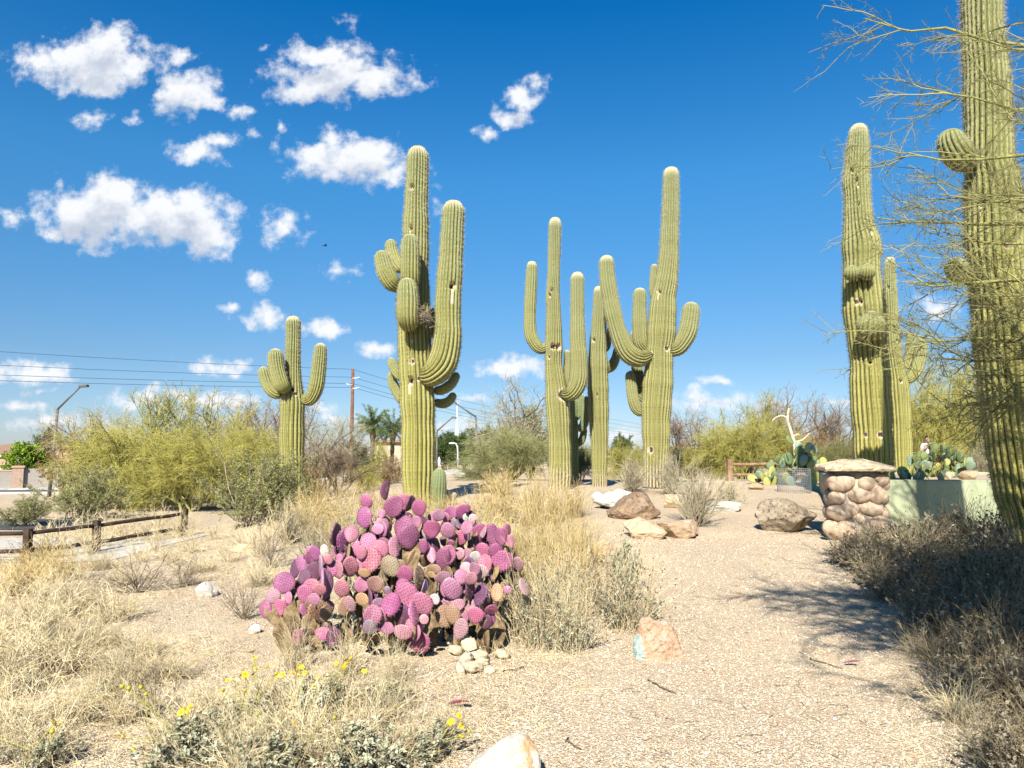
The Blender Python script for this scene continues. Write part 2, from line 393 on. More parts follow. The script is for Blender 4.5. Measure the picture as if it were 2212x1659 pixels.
M_RWHITE = rock_mat('white_rust_rock', (.74, .69, .60, 1), (.62, .54, .44, 1), (.70, .62, .50, 1), 5.0, (.36, .25, .16, 1), .4, .82, .012)
patch(M_RWHITE, (.50, .24, .08, 1), .02, .10, (.86, 0, -.25), .16)
M_RSTONE = rock_mat('white_stone', (.80, .76, .68, 1), (.70, .64, .54, 1), (.84, .80, .72, 1), 3.0, (.5, .38, .26, 1), .3, .72, .006)
M_RPINK = rock_mat('rust_turquoise_rock', (.50, .29, .18, 1), (.54, .37, .25, 1), (.62, .53, .43, 1), 5.5, (.40, .20, .10, 1), .4, .82, .012)
patch(M_RPINK, (.30, .48, .44, 1), -.6, -.075, (1, 0, .15), .12)
M_RDARK = rock_mat('weathered_boulder', (.52, .42, .30, 1), (.30, .235, .16, 1), (.62, .53, .40, 1), 3.4, (.09, .065, .045, 1), .85)
M_COBBLE = rock_mat('river_cobble', (.74, .56, .39, 1), (.62, .44, .30, 1), (.80, .64, .47, 1), 1.1, (.40, .26, .16, 1), .3, .72, .006)
M_MORTAR = plain('mortar', (.50, .43, .33, 1), (.42, .35, .26, 1), 18, .95, .1, .6)
M_CAP = rock_mat('cap_stone', (.78, .64, .44, 1), (.70, .53, .34, 1), (.82, .70, .52, 1), 2.2, (.50, .34, .20, 1), .3, .82)
def stucco_mat():
    m, T, b = newmat('green_stucco', .9, .15); geo = T.n('ShaderNodeNewGeometry').outputs['Position']; sp = T.n('ShaderNodeSeparateXYZ', {0: geo})
    st = T.n('ShaderNodeCombineXYZ', {0: T.math('MULTIPLY', sp.outputs[0], 5.0), 1: T.math('MULTIPLY', sp.outputs[1], 5.0), 2: T.math('MULTIPLY', sp.outputs[2], .6)}).outputs[0]
    n1 = T.noise(st, 1.0, 4, .6).outputs['Fac']; n2 = T.noise(geo, 60.0, 3, .6).outputs['Fac']; n3 = T.noise(geo, 5.0, 5, .65).outputs['Fac']
    c = T.mix(T.mapr(n1, .35, .68), (.37, .40, .25, 1), (.29, .32, .195, 1))
    c = T.mix(T.math('MULTIPLY', T.mapr(T.math('MULTIPLY_ADD', n3, .5, sp.outputs[2]), .95, .55), .6), c, (.36, .28, .17, 1))      # dirt splashed up from the soil
    c = T.mix(T.math('MULTIPLY', T.mapr(T.math('MULTIPLY_ADD', n3, .12, sp.outputs[2]), 1.20, 1.26), .5), c, (.22, .24, .16, 1))   # weathered top edge
    setc(T, b, c); bump(T, b, T.math('ADD', n2, n3), .5, .012); return m
M_STUCCO = stucco_mat()
M_WOOD = plain('weathered_wood', (.30, .19, .11, 1), (.17, .10, .06, 1), 9, .85, .2, .5)
M_WOODDK = plain('dark_fence_wood', (.075, .05, .035, 1), (.04, .028, .02, 1), 9, .85, .2, .5)
M_POLE = plain('pole_wood', (.20, .095, .055, 1), (.13, .06, .035, 1), 4, .85, .15, .3)
M_METAL = plain('lamp_metal', (.12, .11, .10, 1), (.09, .085, .08, 1), 3, .5, .4)
M_LAMPW = plain('pale_metal', (.65, .66, .66, 1), (.58, .6, .6, 1), 3, .45, .4)
M_WIREM = plain('galvanised_wire', (.30, .32, .33, 1), (.24, .26, .27, 1), 30, .45, .5)
M_CABLE = plain('cable', (.05, .08, .12, 1), (.04, .06, .09, 1), 1, .6, .3)
M_WHITE = plain('white_paint', (.82, .82, .80, 1), (.78, .78, .76, 1), 2, .6, .3)
M_ROOF = plain('roof_tile', (.30, .18, .125, 1), (.24, .14, .10, 1), 14, .85, .2, .4)
M_ROOFDK = plain('dark_roof', (.06, .04, .03, 1), (.045, .03, .025, 1), 6, .85, .2)
M_HOUSE = plain('house_stucco', (.48, .30, .21, 1), (.44, .27, .19, 1), 3, .9, .2)
M_HOUSE2 = plain('tan_stucco', (.46, .38, .27, 1), (.42, .35, .25, 1), 3, .9, .2)
M_GLASS = plain('window_glass', (.10, .12, .14, 1), (.06, .07, .09, 1), 3, .15, .5)
def brick_mat(name, c1, c2, mor, scale, w=.4, h=.2):
    m, T, b = newmat(name, .9, .15); oc = objc(T)
    r = T.n('ShaderNodeSeparateXYZ', {0: oc})
    p = T.n('ShaderNodeCombineXYZ', {0: T.math('ADD', r.outputs[0], r.outputs[1]), 1: r.outputs[2], 2: 0.0}).outputs[0]
    br = T.n('ShaderNodeTexBrick', {'Vector': p, 'Color1': c1, 'Color2': c2, 'Mortar': mor, 'Scale': scale, 'Mortar Size': .02, 'Brick Width': w, 'Row Height': h})
    n = T.noise(oc, 7.0, 5, .65).outputs['Fac']
    setc(T, b, T.mix(T.math('MULTIPLY', T.mapr(n, .4, .65), .3), br.outputs['Color'], tuple(x * .6 for x in c1[:3]) + (1,)))
    bump(T, b, T.math('ADD', T.math('MULTIPLY', br.outputs['Fac'], -.6), T.math('MULTIPLY', n, .8)), .6, .03)
    return m
M_BRICK = brick_mat('red_brick', (.38, .20, .12, 1), (.33, .17, .11, 1), (.42, .34, .27, 1), 1.0, .24, .075)
M_BLOCK = brick_mat('split_face_block', (.33, .29, .25, 1), (.28, .25, .21, 1), (.36, .32, .28, 1), 1.0, .8, .3)
# vegetation
M_GOLD = veg('golden_grass', (.38, .26, .09, 1), (.78, .62, .31, 1), .7, .2, .2)
M_STRAW = veg('straw', (.46, .35, .17, 1), (.86, .74, .48, 1), .75, .2, .2)
M_DRYSTEM = veg('dry_stem', (.15, .11, .07, 1), (.46, .38, .27, 1), .8, .15, .2)
M_YGSTEM = veg('palo_verde_twig', (.24, .225, .045, 1), (.52, .46, .12, 1), .6, .25, .2)
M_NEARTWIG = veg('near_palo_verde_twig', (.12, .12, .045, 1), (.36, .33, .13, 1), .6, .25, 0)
M_YGLEAF = veg('palo_verde_leaf', (.25, .25, .045, 1), (.50, .44, .09, 1), .65, .2, .25, .25)
M_OLIVE = veg('creosote_leaf', (.17, .18, .06, 1), (.44, .42, .19, 1), .6, .25, .25, .2)
M_GREYLEAF = veg('brittlebush_leaf', (.25, .255, .15, 1), (.55, .54, .38, 1), .7, .2, .15, .12)
M_DKLEAF = veg('evergreen_leaf', (.035, .065, .018, 1), (.12, .17, .045, 1), .6, .25, .3, .2)
M_BRIGHTLEAF = veg('bright_leaf', (.10, .20, .015, 1), (.34, .46, .04, 1), .5, .3, .2, .25)
M_BROWNTWIG = veg('bare_twig', (.16, .105, .07, 1), (.38, .29, .20, 1), .8, .15, .2)
M_GREYTWIG = veg('pale_bare_twig', (.26, .22, .13, 1), (.50, .45, .30, 1), .8, .15, .2)
M_RUSSET = veg('russet_leaf', (.20, .12, .05, 1), (.36, .25, .10, 1), .7, .2, .2, .2)
M_BARK = plain('bark', (.16, .12, .075, 1), (.085, .06, .04, 1), 12, .9, .1, .7)
M_GBARK = plain('green_bark', (.27, .27, .085, 1), (.20, .19, .07, 1), 9, .75, .2, .4)
M_PALM = veg('palm_frond', (.07, .11, .03, 1), (.22, .27, .09, 1), .5, .3, .2, .15)
M_YELLOW = plain('yellow_petal', (.80, .55, .015, 1), (.72, .45, .01, 1), 20, .6, .2)
M_BUD = plain('flower_bud', (.42, .36, .03, 1), (.30, .28, .03, 1), 20, .7, .2)
M_SEED = plain('dry_seed_head', (.09, .06, .035, 1), (.06, .04, .02, 1), 20, .9, .1)

# ------------------------------------------------------------------ ground, road, paths
def axis(pts):
    out = [pts[0][0]]
    for (a, s0), (b, s1) in zip(pts, pts[1:]):
        n = max(1, int(abs(b - a) / ((s0 + s1) / 2))); out += list(np.linspace(a, b, n + 1)[1:])
    return np.array(out)
def sheet(name, xs, ys, mat, dz=0.0):
    X, Y = np.meshgrid(xs, ys); Z = hgt(X, Y) + dz
    g = Geo(); n, k = X.shape; i = np.arange(n * k).reshape(n, k)
    g.add(np.stack([X, Y, Z], -1), np.stack([i[:-1, :-1], i[:-1, 1:], i[1:, 1:], i[1:, :-1]], -1).reshape(-1, 4))
    return g.obj(name, mat)
struct(sheet('ground', axis([(-2500, 400), (-120, 6), (-30, .6), (-10, .25), (14, .25), (40, 1), (150, 8), (2500, 400)]),
             axis([(-60, 4), (-4, .4), (2, .2), (26, .2), (70, 1), (200, 8), (3500, 400)]), M_GROUND), 'tan gravelly desert ground')
# street along the far left, below the house wall
def strip(name, a, b, w0, w1, mat, dz, kind='structure', n=60):
    a = np.array(a, float); b = np.array(b, float); d = unit(b - a); nrm = np.array((-d[1], d[0]))
    t = np.linspace(0, 1, n)[:, None]; c = a + (b - a) * t; ws = np.linspace(w0, w1, 6)
    P = c[:, None, :] + nrm[None, None, :] * ws[None, :, None]; Z = hgt(P[..., 0], P[..., 1]) + dz
    g = Geo(); i = np.arange(n * 6).reshape(n, 6)
    g.add(np.concatenate([P, Z[..., None]], -1), np.stack([i[:-1, :-1], i[:-1, 1:], i[1:, 1:], i[1:, :-1]][::-1], -1).reshape(-1, 4))
    o = g.obj(name, mat); o['kind'] = kind; return o
ROAD_A, ROAD_B = (-90, 43), (-2, 66)
strip('road', ROAD_A, ROAD_B, -3.4, 3.4, M_ASPHALT, .03)
strip('pavement', ROAD_A, ROAD_B, 3.75, 6.2, M_CONC, .13)
def kerb(w0, w1):
    a, b = np.array(ROAD_A, float), np.array(ROAD_B, float); d = unit(b - a); nr = np.array((-d[1], d[0])); g = Geo()
    t = np.linspace(0, 1, 60)[:, None]; c = a + (b - a) * t
    L = []
    for w, z in ((w0, -.3), (w0, .15), (w1, .15), (w1, -.3)):
        p = c + nr * w; L.append(np.column_stack([p, hgt(p[:, 0], p[:, 1]) + z]))
    V = np.stack(L, 1); i = np.arange(240).reshape(60, 4)
    g.add(V.reshape(-1, 3), np.concatenate([np.stack([i[:-1, k], i[1:, k], i[1:, k + 1], i[:-1, k + 1]], -1) for k in range(3)]))
    return struct(g.obj('kerb', M_CONC, smooth=False))
kerb(3.41, 3.74); kerb(-3.75, -3.41)
strip('path', (-26, 15.0), (-5.6, 12.6), -1.6, 1.25, M_PAVE, .012)
strip('drive', (-40, 22.5), (-10, 17.0), -1.2, 1.2, M_ASPHALT, .012)

# loose stones lying on the path in front
rng = np.random.default_rng(5)
def pebbles():
    g = Geo(); N = 120000
    y = 2.6 + 9.5 * rng.random(N) ** 1.6; x = (rng.random(N) * 1.6 - .72) * y * .98
    keep = (x > -1.2 - .1 * y) | (rng.random(N) < .5); x, y = x[keep], y[keep]; N = len(x)
    s = rng.uniform(.003, .0076, N) * (1 + 1.1 * (rng.random(N) < .015)) * (.75 + .05 * y)
    base = np.array([(1, 0, 0), (0, 1, 0), (-1, 0, 0), (0, -1, 0), (0, 0, .7), (0, 0, -.7)], float)
    V = base[None] * rng.uniform(.6, 1.35, (N, 6, 1)) * s[:, None, None]
    a = rng.random(N) * 6.28; ca, sa = np.cos(a)[:, None], np.sin(a)[:, None]
    V = np.stack([V[..., 0] * ca - V[..., 1] * sa, V[..., 0] * sa + V[..., 1] * ca, V[..., 2]], -1)
    V += np.stack([x, y, hgt(x, y) + s * .35], -1)[:, None, :]
    f = np.array([(0, 1, 4), (1, 2, 4), (2, 3, 4), (3, 0, 4), (1, 0, 5), (2, 1, 5), (3, 2, 5), (0, 3, 5)])
    g.add(V.reshape(-1, 3), (np.arange(N)[:, None, None] * 6 + f[None]).reshape(-1, 3), tint=np.repeat(rng.random(N), 6))
    return g.obj('gravel', M_GRAVEL, smooth=False)
stuff(pebbles(), 'loose pale gravel strewn over the path', 'gravel')
# ------------------------------------------------------------------ saguaros
def smooth_path(C, n):
    """Catmull-Rom through control rows, n samples even in arc length"""
    C = np.asarray(C, float); E = np.vstack([2 * C[0] - C[1], C, 2 * C[-1] - C[-2]]); out = []
    for i in range(len(C) - 1):
        p0, p1, p2, p3 = E[i:i + 4]; t = np.linspace(0, 1, 24, endpoint=False)[:, None]
        out.append(.5 * ((2 * p1) + (p2 - p0) * t + (2 * p0 - 5 * p1 + 4 * p2 - p3) * t ** 2 + (3 * p1 - p0 - 3 * p2 + p3) * t ** 3))
    out = np.vstack(out + [C[-1:]])
    s = np.concatenate([[0], np.cumsum(np.linalg.norm(np.diff(out[:, :3], axis=0), axis=1))])
    q = np.linspace(0, s[-1], n)
    return np.stack([np.interp(q, s, out[:, k]) for k in range(out.shape[1])], 1), q
def column(C, ribs, seed, deep=.17, holes=(), spine=.045, slen=.045, round0=False, hh0=0.0, taperbase=False, woolly=1.0):
    """a ribbed cactus column; C rows x,y,z,r from base to tip (the last row's point is the very tip)"""
    rng = np.random.default_rng(seed); C = np.asarray(C, float)
    L = np.linalg.norm(np.diff(C[:, :3], axis=0), axis=1).sum(); rm = C[:, 3].max()
    n = int(np.clip(L / .032, 24, 260)); P, s = smooth_path(C, n)
    r = np.maximum(P[:, 3], .02); r = r * (1 + .022 * np.sin(s * 4.1 + seed) + .018 * np.sin(s * 9.7 + 2 * seed) + .005 * np.sin(s * 23 + seed))
    rt = C[-1, 3]; e = np.clip((s - (s[-1] - rt * 1.25)) / (rt * 1.25), 0, 1)
    r *= np.sqrt(np.clip(1 - e ** 2.3, .0025, 1))
    if round0:
        e0 = np.clip(1 - s / (C[0, 3] * 1.1), 0, 1); r *= np.sqrt(np.clip(1 - e0 ** 2.2, .04, 1))
    P = P[:, :3]; T = unit(np.gradient(P, axis=0))
    A = np.empty_like(P); a = np.cross(T[0], (0, 1, 0)) if abs(T[0][1]) < .9 else np.cross(T[0], (0, 0, 1)); a = a / np.linalg.norm(a)
    for i in range(n):
        a = a - T[i] * (a @ T[i]); a /= np.linalg.norm(a); A[i] = a
    B = np.cross(T, A); m = 8; K = ribs * m
    ph = (np.arange(K) % m) / m; d = np.abs(2 * ph - 1); prof = 1 - deep * (d ** 3.6)
    th = np.arange(K) * 2 * np.pi / K + rng.random() * 6
    th = th + .03 * np.sin(3 * th + seed)
    wob = .05 * np.sin(s[:, None] * 1.3 + 3 * th[None]) * .5
    rr = r[:, None] * prof[None] * (1 + .003 * rng.normal(size=(n, 1)) + wob * .25)
    thw = th[None] + .035 * np.sin(s[:, None] * 1.7 + seed) + .02 * np.sin(s[:, None] * 4 + th[None] * 2)
    N = np.cos(thw)[..., None] * A[:, None] + np.sin(thw)[..., None] * B[:, None]
    V = P[:, None] + N * rr[..., None]
    hh = hh0 + (1 - hh0) * s / s[-1]
    if woolly < 1: hh = np.minimum(hh, woolly)
    HH = np.repeat(hh[:, None], K, 1); rib = np.repeat((1 - d)[None], n, 0); scar = np.zeros((n, K))
    for (hx, hr, dp, tail) in holes:
        hx = np.asarray(hx, float); i, j = np.unravel_index(np.argmin(np.linalg.norm(V - hx, axis=-1)), (n, K))
        c = V[i, j]; q = V - c; dist = np.linalg.norm(q, axis=-1); front = (N * N[i, j]).sum(-1) > .2
        rim = np.clip(1.25 - dist / (hr * 1.6), 0, 1) * .6
        if tail:
            tl = np.exp(-((q - (q @ T[i])[..., None] * T[i]) ** 2).sum(-1) / (hr * .8) ** 2) * ((q @ T[i]) < 0) * ((q @ T[i]) > -tail)
            rim = np.maximum(rim, tl * .55)
        hole = np.clip((hr * 1.35 - dist) / (hr * .5), 0, 1)
        scar = np.maximum(scar, np.where(front, np.maximum(rim, hole), 0))
        V = V - N[i, j] * (np.where(front, hole, 0) * dp)[..., None]
    g = Geo(); idx = np.arange(n * K).reshape(n, K); nx = np.roll(idx, -1, 1)
    g.add(V.reshape(-1, 3), [np.stack([idx[:-1], nx[:-1], nx[1:], idx[1:]], -1).reshape(-1, 4), idx[-1][None], idx[0][::-1][None]],
          rib=rib.ravel(), hh=HH.ravel(), scar=scar.ravel(), sl=np.repeat(s[:, None], K, 1).ravel())
    # spines in clusters along the crests
    if spine:
        ks = np.arange(ribs) * m + m // 2; st = np.arange(.02, s[-1] - .01, spine)
        si = np.interp(st, s, np.arange(n)).astype(int)
        I, J = np.meshgrid(si, ks, indexing='ij'); I, J = I.ravel(), J.ravel()
        ok = scar[I, J] < .3; I, J = I[ok], J[ok]
        per = 6; I, J = np.repeat(I, per), np.repeat(J, per); M = len(I)
        base = V[I, J] - N[I, J] * .004; hcol = HH[I, J]
        dr = unit(N[I, J] * .9 + rdir(rng, M) * .75 + T[I] * rng.normal(size=M)[:, None] * .4); ln = slen * rng.uniform(.5, 1.25, M) * np.clip(r[I] / .2, .55, 1.15)
        side = unit(np.cross(dr, rdir(rng, M))) * .0021; tip = base + dr * ln[:, None]
        VV = np.stack([base - side, base + side, tip], 1).reshape(-1, 3)
        g.add(VV, np.arange(M * 3).reshape(-1, 3), 1, tint=np.repeat(np.clip(.12 + .9 * sst(.4, .95, hcol) + rng.normal(size=M) * .15, 0, 1), 3))
    return g
def conv(f):
    return lambda C, y, dy=None: [tuple(AT(*f(c[0], c[1]), y + (c[3] if len(c) > 3 else 0))) + (px(c[2] / f.k, y),) for c in C]
def zoomer(x0, y0, sc_):
    f = lambda x, y: ((x0 + x / sc_) / 1.82278, (y0 + y / sc_) / 1.82278)
    f.k = sc_ * 1.82278; return f
ZA, ZB, ZC, ZD = zoomer(900, 500, 1.0705), zoomer(1950, 600, 1.1442), zoomer(3200, 0, 1.5084), zoomer(2900, 1100, 1.508)
SAG_N = [0]
def saguaro(label, f, y, trunk, arms, holes=(), mat=None, ribs=20, sink=None, group='tall saguaros in the garden'):
    """trunk rows (x, y, halfwidth) top last; arms: list of (rows with optional depth offset)"""
    mat = mat or M_SAG; cv = conv(f)
    C = cv(trunk, y); bx = C[0]; zb = gz(bx[0], bx[1]) if sink is None else sink
    # carry the trunk down into the soil
    if C[0][2] > zb + .1: C = [(C[0][0] + (C[0][0] - C[1][0]) * .3, C[0][1], zb - .12, C[0][3])] + C
    base = np.array((C[0][0], C[0][1], zb))
    t = thing('saguaro', label, 'cactus', tuple(base), 0, group)
    H = [(AT(*f(h[0], h[1]), y - C[1][3]), max(px(h[2] / f.k, y), .022), .14 if len(h) < 5 else .03, px(h[3] / f.k, y) if len(h) > 3 and h[3] else 0) for h in holes if h]
    loc = lambda rows: [(c[0] - base[0], c[1] - base[1], c[2] - base[2], c[3]) for c in rows]
    SAG_N[0] += 1; sd = SAG_N[0] * 10
    Hl = [(h[0] - base, *h[1:]) for h in H]
    g = column(loc(C), ribs, sd, .30, Hl, .045 if y < 18 else .06, .062); g.obj('trunk', [mat, M_SPINE], t)
    for k, arm in enumerate(arms):
        opts = {}
        if isinstance(arm, tuple): arm, opts = arm
        A = loc(cv(arm, y)); rr = max(a[3] for a in A)
        hl = []
        if 'hole' in opts:
            h = opts['hole']; hp = AT(*f(h[0], h[1]), y + h[4] - rr) - base; hl = [(hp, px(h[2] / f.k, y), .14, px(h[3] / f.k, y))]
        ga = column(A, opts.get('ribs', 17 if rr > .16 else 13), sd + k + 1, .28, hl, .045 if y < 18 else .06, .055, round0=True, hh0=.38)
        ga.obj('arm', [mat, M_SPINE], t)
    return t
saguaro('tall saguaro with bulging front arms and a large right arm, behind the purple cactus', ZA, 15.0,
    [(803, 1600, 66), (801, 1400, 69), (800, 1250, 72), (796, 1150, 73), (792, 1075, 68), (787, 1000, 71), (784, 900, 71), (781, 820, 70), (778, 740, 71), (782, 680, 66),
     (790, 610, 55), (790, 500, 54), (790, 400, 53), (792, 300, 50), (796, 200, 47), (798, 80, 43)],
    [([(815, 1045, 44, -.15), (862, 1040, 54, -.30), (905, 985, 61, -.30), (924, 880, 57, -.30), (925, 740, 54, -.30), (934, 600, 51, -.30), (943, 450, 49, -.30), (950, 308, 43, -.30)], {'hole': (946, 665, 13, 75, -.30), 'ribs': 19}),
     [(765, 690, 30, -.30), (766, 640, 37, -.60), (765, 560, 39, -.66), (765, 450, 36, -.66)],
     [(766, 838, 30, -.38), (757, 810, 41, -.72), (755, 720, 43, -.76), (752, 635, 38, -.76)],
     [(728, 668, 24, 0), (692, 660, 35, -.2), (665, 615, 38, -.25), (650, 565, 35, -.25), (642, 519, 31, -.25)],
     [(728, 610, 20, .1), (703, 570, 29, .2), (688, 520, 29, .25), (682, 472, 26, .25)],
     [(735, 1065, 18, .1), (708, 1030, 24, .15), (692, 1000, 22, .15), (684, 972, 18, .15)],
     [(735, 1165, 18, .3), (706, 1110, 22, .35), (690, 1070, 20, .35), (686, 1032, 17, .35)],
     [(862, 1112, 16, .1), (900, 1108, 21, .1), (940, 1082, 20, .1), (966, 1034, 17, .1)],
     [(862, 1160, 16, .3), (905, 1166, 20, .3), (935, 1150, 19, .3), (952, 1119, 16, .3)],
     [(845, 890, 12, .45), (862, 850, 14, .5), (862, 762, 12, .5)]],
    [(755, 245, 11), (745, 420, 9, 25), (762, 1068, 14, 55), (800, 1062, 10, 0, 1), (830, 1070, 12, 0, 1), (708, 740, 16, 30, 1), (775, 905, 5, 0, 1), (770, 990, 12, 0, 1)])
saguaro('short saguaro with two left arms and one curved right arm, beside the yellow-green shrub', ZA, 17.0,
    [(265, 1580, 46), (267, 1450, 49), (267, 1300, 51), (269, 1180, 51), (269, 1120, 46), (271, 1060, 34), (271, 950, 32), (273, 860, 31), (272, 795, 30)],
    [[(250, 1105, 20, -.15), (228, 1092, 29, -.4), (210, 1045, 33, -.42), (200, 990, 33, -.42), (197, 933, 30, -.42)],
     [(235, 1120, 18, 0), (198, 1122, 24, -.1), (166, 1085, 27, -.12), (143, 1009, 24, -.12)],
     [(305, 1140, 18, 0), (342, 1150, 26, -.1), (367, 1105, 30, -.12), (379, 1030, 30, -.12), (390, 909, 26, -.12)]],
    [(265, 1108, 9, 14), (285, 1125, 9, 0, 1)], ribs=18)
saguaro('slim three-armed saguaro, leftmost of the middle group, with two holes below its fork', ZB, 19.0,
    [(290, 1530, 53), (292, 1400, 49), (289, 1300, 50), (281, 1150, 52), (272, 1050, 46), (263, 950, 39), (263, 880, 39), (263, 800, 37), (262, 700, 33), (259, 640, 31), (263, 560, 28), (266, 450, 29), (269, 350, 28), (270, 291, 26)],
    [[(245, 868, 20, 0), (205, 885, 24, 0), (172, 850, 28, 0), (157, 795, 28, 0), (157, 700, 28, 0), (162, 600, 27, 0), (166, 489, 25, 0)],
     [(305, 1085, 22, -.1), (345, 1085, 34, -.35), (374, 1030, 40, -.38), (378, 940, 38, -.38), (372, 850, 35, -.38), (370, 740, 32, -.38), (370, 640, 31, -.38), (370, 537, 27, -.38)],
     [(320, 1060, 14, .3), (325, 990, 18, .35), (324, 889, 16, .35)]],
    [(250, 617, 7), (236, 637, 7), (257, 870, 13), (293, 875, 12), (318, 1090, 26, 30, 1), (228, 920, 9, 0, 1)], M_SAGB, 18)
saguaro('thin shaded saguaro standing between the two larger trunks of the middle group', ZB, 21.5,
    [(358, 1500, 19), (355, 1300, 19), (352, 1150, 18), (347, 1105, 16)],
    [[(355, 1205, 12, 0), (375, 1180, 17, .1), (383, 1140, 18, .1), (384, 1085, 15, .1)],
     [(360, 1240, 12, -.1), (393, 1237, 20, -.1), (407, 1180, 18, -.1), (410, 1098, 15, -.1)],
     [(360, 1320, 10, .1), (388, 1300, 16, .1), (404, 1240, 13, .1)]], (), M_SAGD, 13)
saguaro('single-trunk saguaro, mostly armless, in the centre of the middle group', ZB, 20.0,
    [(470, 1530, 34), (470, 1450, 33), (469, 1300, 39), (464, 1150, 46), (463, 1050, 47), (462, 950, 43), (462, 880, 39), (466, 800, 35), (470, 700, 30), (466, 601, 22)],
    [[(485, 985, 14, .2), (522, 965, 23, .35), (543, 925, 20, .35), (550, 878, 17, .35)], [(480, 905, 10, .3), (508, 870, 13, .4), (512, 790, 11, .4)]],
    [(462, 1092, 8), (434, 842, 8)], M_SAGB, 17)
saguaro('many-armed saguaro with white woolly tips, rightmost of the middle group', ZB, 19.0,
    [(722, 1510, 56), (723, 1400, 55), (726, 1320, 58), (725, 1200, 65), (729, 1100, 66), (736, 980, 64), (740, 900, 60), (746, 850, 61), (752, 750, 62), (758, 660, 58), (769, 600, 51), (780, 500, 45), (785, 400, 43), (789, 300, 39), (791, 200, 38), (793, 65, 36)],
    [[(700, 912, 26, -.1), (645, 928, 40, -.3), (592, 895, 42, -.35), (556, 815, 39, -.35), (535, 740, 39, -.35), (518, 650, 36, -.35), (505, 560, 36, -.35), (501, 462, 33, -.35)],
     [(700, 905, 22, .2), (662, 865, 33, .25), (652, 800, 34, .25), (650, 720, 33, .25), (652, 609, 30, .25)],
     [(775, 890, 26, 0), (822, 882, 34, -.1), (858, 830, 40, -.12), (875, 770, 42, -.12), (886, 673, 38, -.12)],
     [(740, 690, 14, .4), (715, 640, 20, .5), (713, 570, 19, .5), (718, 502, 17, .5)],
     [(680, 1172, 18, .1), (642, 1160, 25, .15), (620, 1100, 27, .15), (607, 983, 22, .15)],
     [(690, 1130, 18, .4), (655, 1080, 26, .5), (640, 980, 26, .5), (628, 800, 22, .5)]],
    [(722, 618, 9, 40), (662, 905, 14, 0, 1), (775, 880, 12, 0, 1), (690, 1338, 14, 0, 1)], M_SAGB, 22)
ZCE = lambda x, y: ZC(x, y)
def cd(rows_c, rows_d):     # rows measured on the lower and the upper enlargement, in the lower one's units
    out = list(rows_d)
    for r in rows_c: out.append((r[0] + 300 * 1.508, r[1] - 1100 * 1.508) + tuple(r[2:]))
    return out
PLANT_Z = 1.12
saguaro('tall armless saguaro with a round spiny ball bud, behind the cobble pillar', ZD, 14.0,
    cd([(292, 1660, 107), (291, 1550, 106), (288, 1450, 106), (275, 1360, 90), (270, 1300, 80), (265, 1180, 78), (259, 1080, 76), (264, 980, 69), (268, 900, 64), (272, 800, 57), (273, 732, 46)],
       [(820, 1200, 104), (812, 1000, 108), (805, 850, 110), (795, 700, 110), (791, 550, 107), (780, 400, 108), (765, 250, 114), (752, 100, 115)]),
    [([(800, 300, 45, -.3), (802, 300, 68, -.52), (803, 270, 74, -.62), (804, 186, 58, -.66)], {'ribs': 16}),
     ([(690, -30, 28, -.28), (686, -30, 42, -.42), (685, -45, 44, -.48), (684, -85, 34, -.5)], {'ribs': 15}),
     ([(770, -32, 30, -.3), (774, -34, 44, -.44), (776, -50, 46, -.5), (778, -95, 36, -.52)], {'ribs': 15})],
    [(663, -683, 12, 14), (676, -700, 8), (717, -614, 10, 0), (722, -575, 7, 24), (744, -462, 9), (802, -284, 12, 30), (728, 122, 11, 40), (712, 125, 18, 20, 1), (785, 493, 11), (758, 915, 14, 0, 1), (855, 920, 18, 0, 1)], M_SAG, 22, PLANT_Z)
saguaro('slender saguaro with a forked pair of right arms, behind the cobble pillar', ZD, 20.0,
    cd([(457, 1600, 32), (462, 1524, 26)],
       [(990, 1210, 52), (986, 1080, 55), (976, 900, 58), (969, 750, 59), (960, 620, 57), (952, 565, 49), (942, 500, 46), (930, 400, 45), (921, 300, 42), (916, 150, 39), (912, 50, 36)]),
    [[(985, 595, 20, 0), (1032, 588, 28, -.1), (1072, 530, 34, -.12), (1093, 450, 35, -.12), (1101, 349, 29, -.12)],
     [(985, 560, 18, .2), (1018, 490, 25, .25), (1030, 420, 28, .25), (1034, 317, 25, .25)]],
    [(977, 603, 10, 20), (888, 45, 7), (963, 362, 6)], M_SAG, 18)
saguaro('massive close saguaro behind the thorny palo verde branches, with two knob arms', ZD, 9.2,
    cd([(1065, 1100, 150), (1050, 1000, 140), (1043, 800, 128), (1035, 600, 125), (1027, 400, 126), (1010, 200, 115), (1005, 0, 110), (1000, -150, 104), (996, -420, 86)],
       [(1738, 1420, 140), (1702, 1250, 150), (1665, 1000, 155), (1638, 800, 160), (1618, 600, 164), (1588, 300, 165), (1568, 100, 164), (1540, -80, 158)]),
    [([(1400, -715, 50, -.1), (1335, -725, 86, -.3), (1280, -805, 84, -.34), (1263, -893, 66, -.34)], {'ribs': 16}),
     ([(1420, -25, 40, -.1), (1362, -20, 58, -.25), (1310, -55, 66, -.28), (1282, -130, 50, -.28)], {'ribs': 15})],
    [(1612, -195, 22, 0), (1678, -250, 16, 80, 1), (1425, -470, 12, 60)], M_SAG, 24)
t = thing('barrel_cactus', 'small grey-green columnar cactus at the foot of the tall saguaro', 'cactus', (0, 0, 0))
p = AT(947, 1064, 14.6); t.location = (p[0], p[1], gz(p[0], p[1]))
hb = AT(946, 1010, 14.6)[2] - gz(p[0], p[1])
column([(0, 0, -.05, .12), (0, 0, hb * .4, .15), (.01, 0, hb * .75, .145), (.01, 0, hb, .11)], 16, 77, .17, (), .03, .04).obj('stem', [M_SAGD, M_SPINE], t)
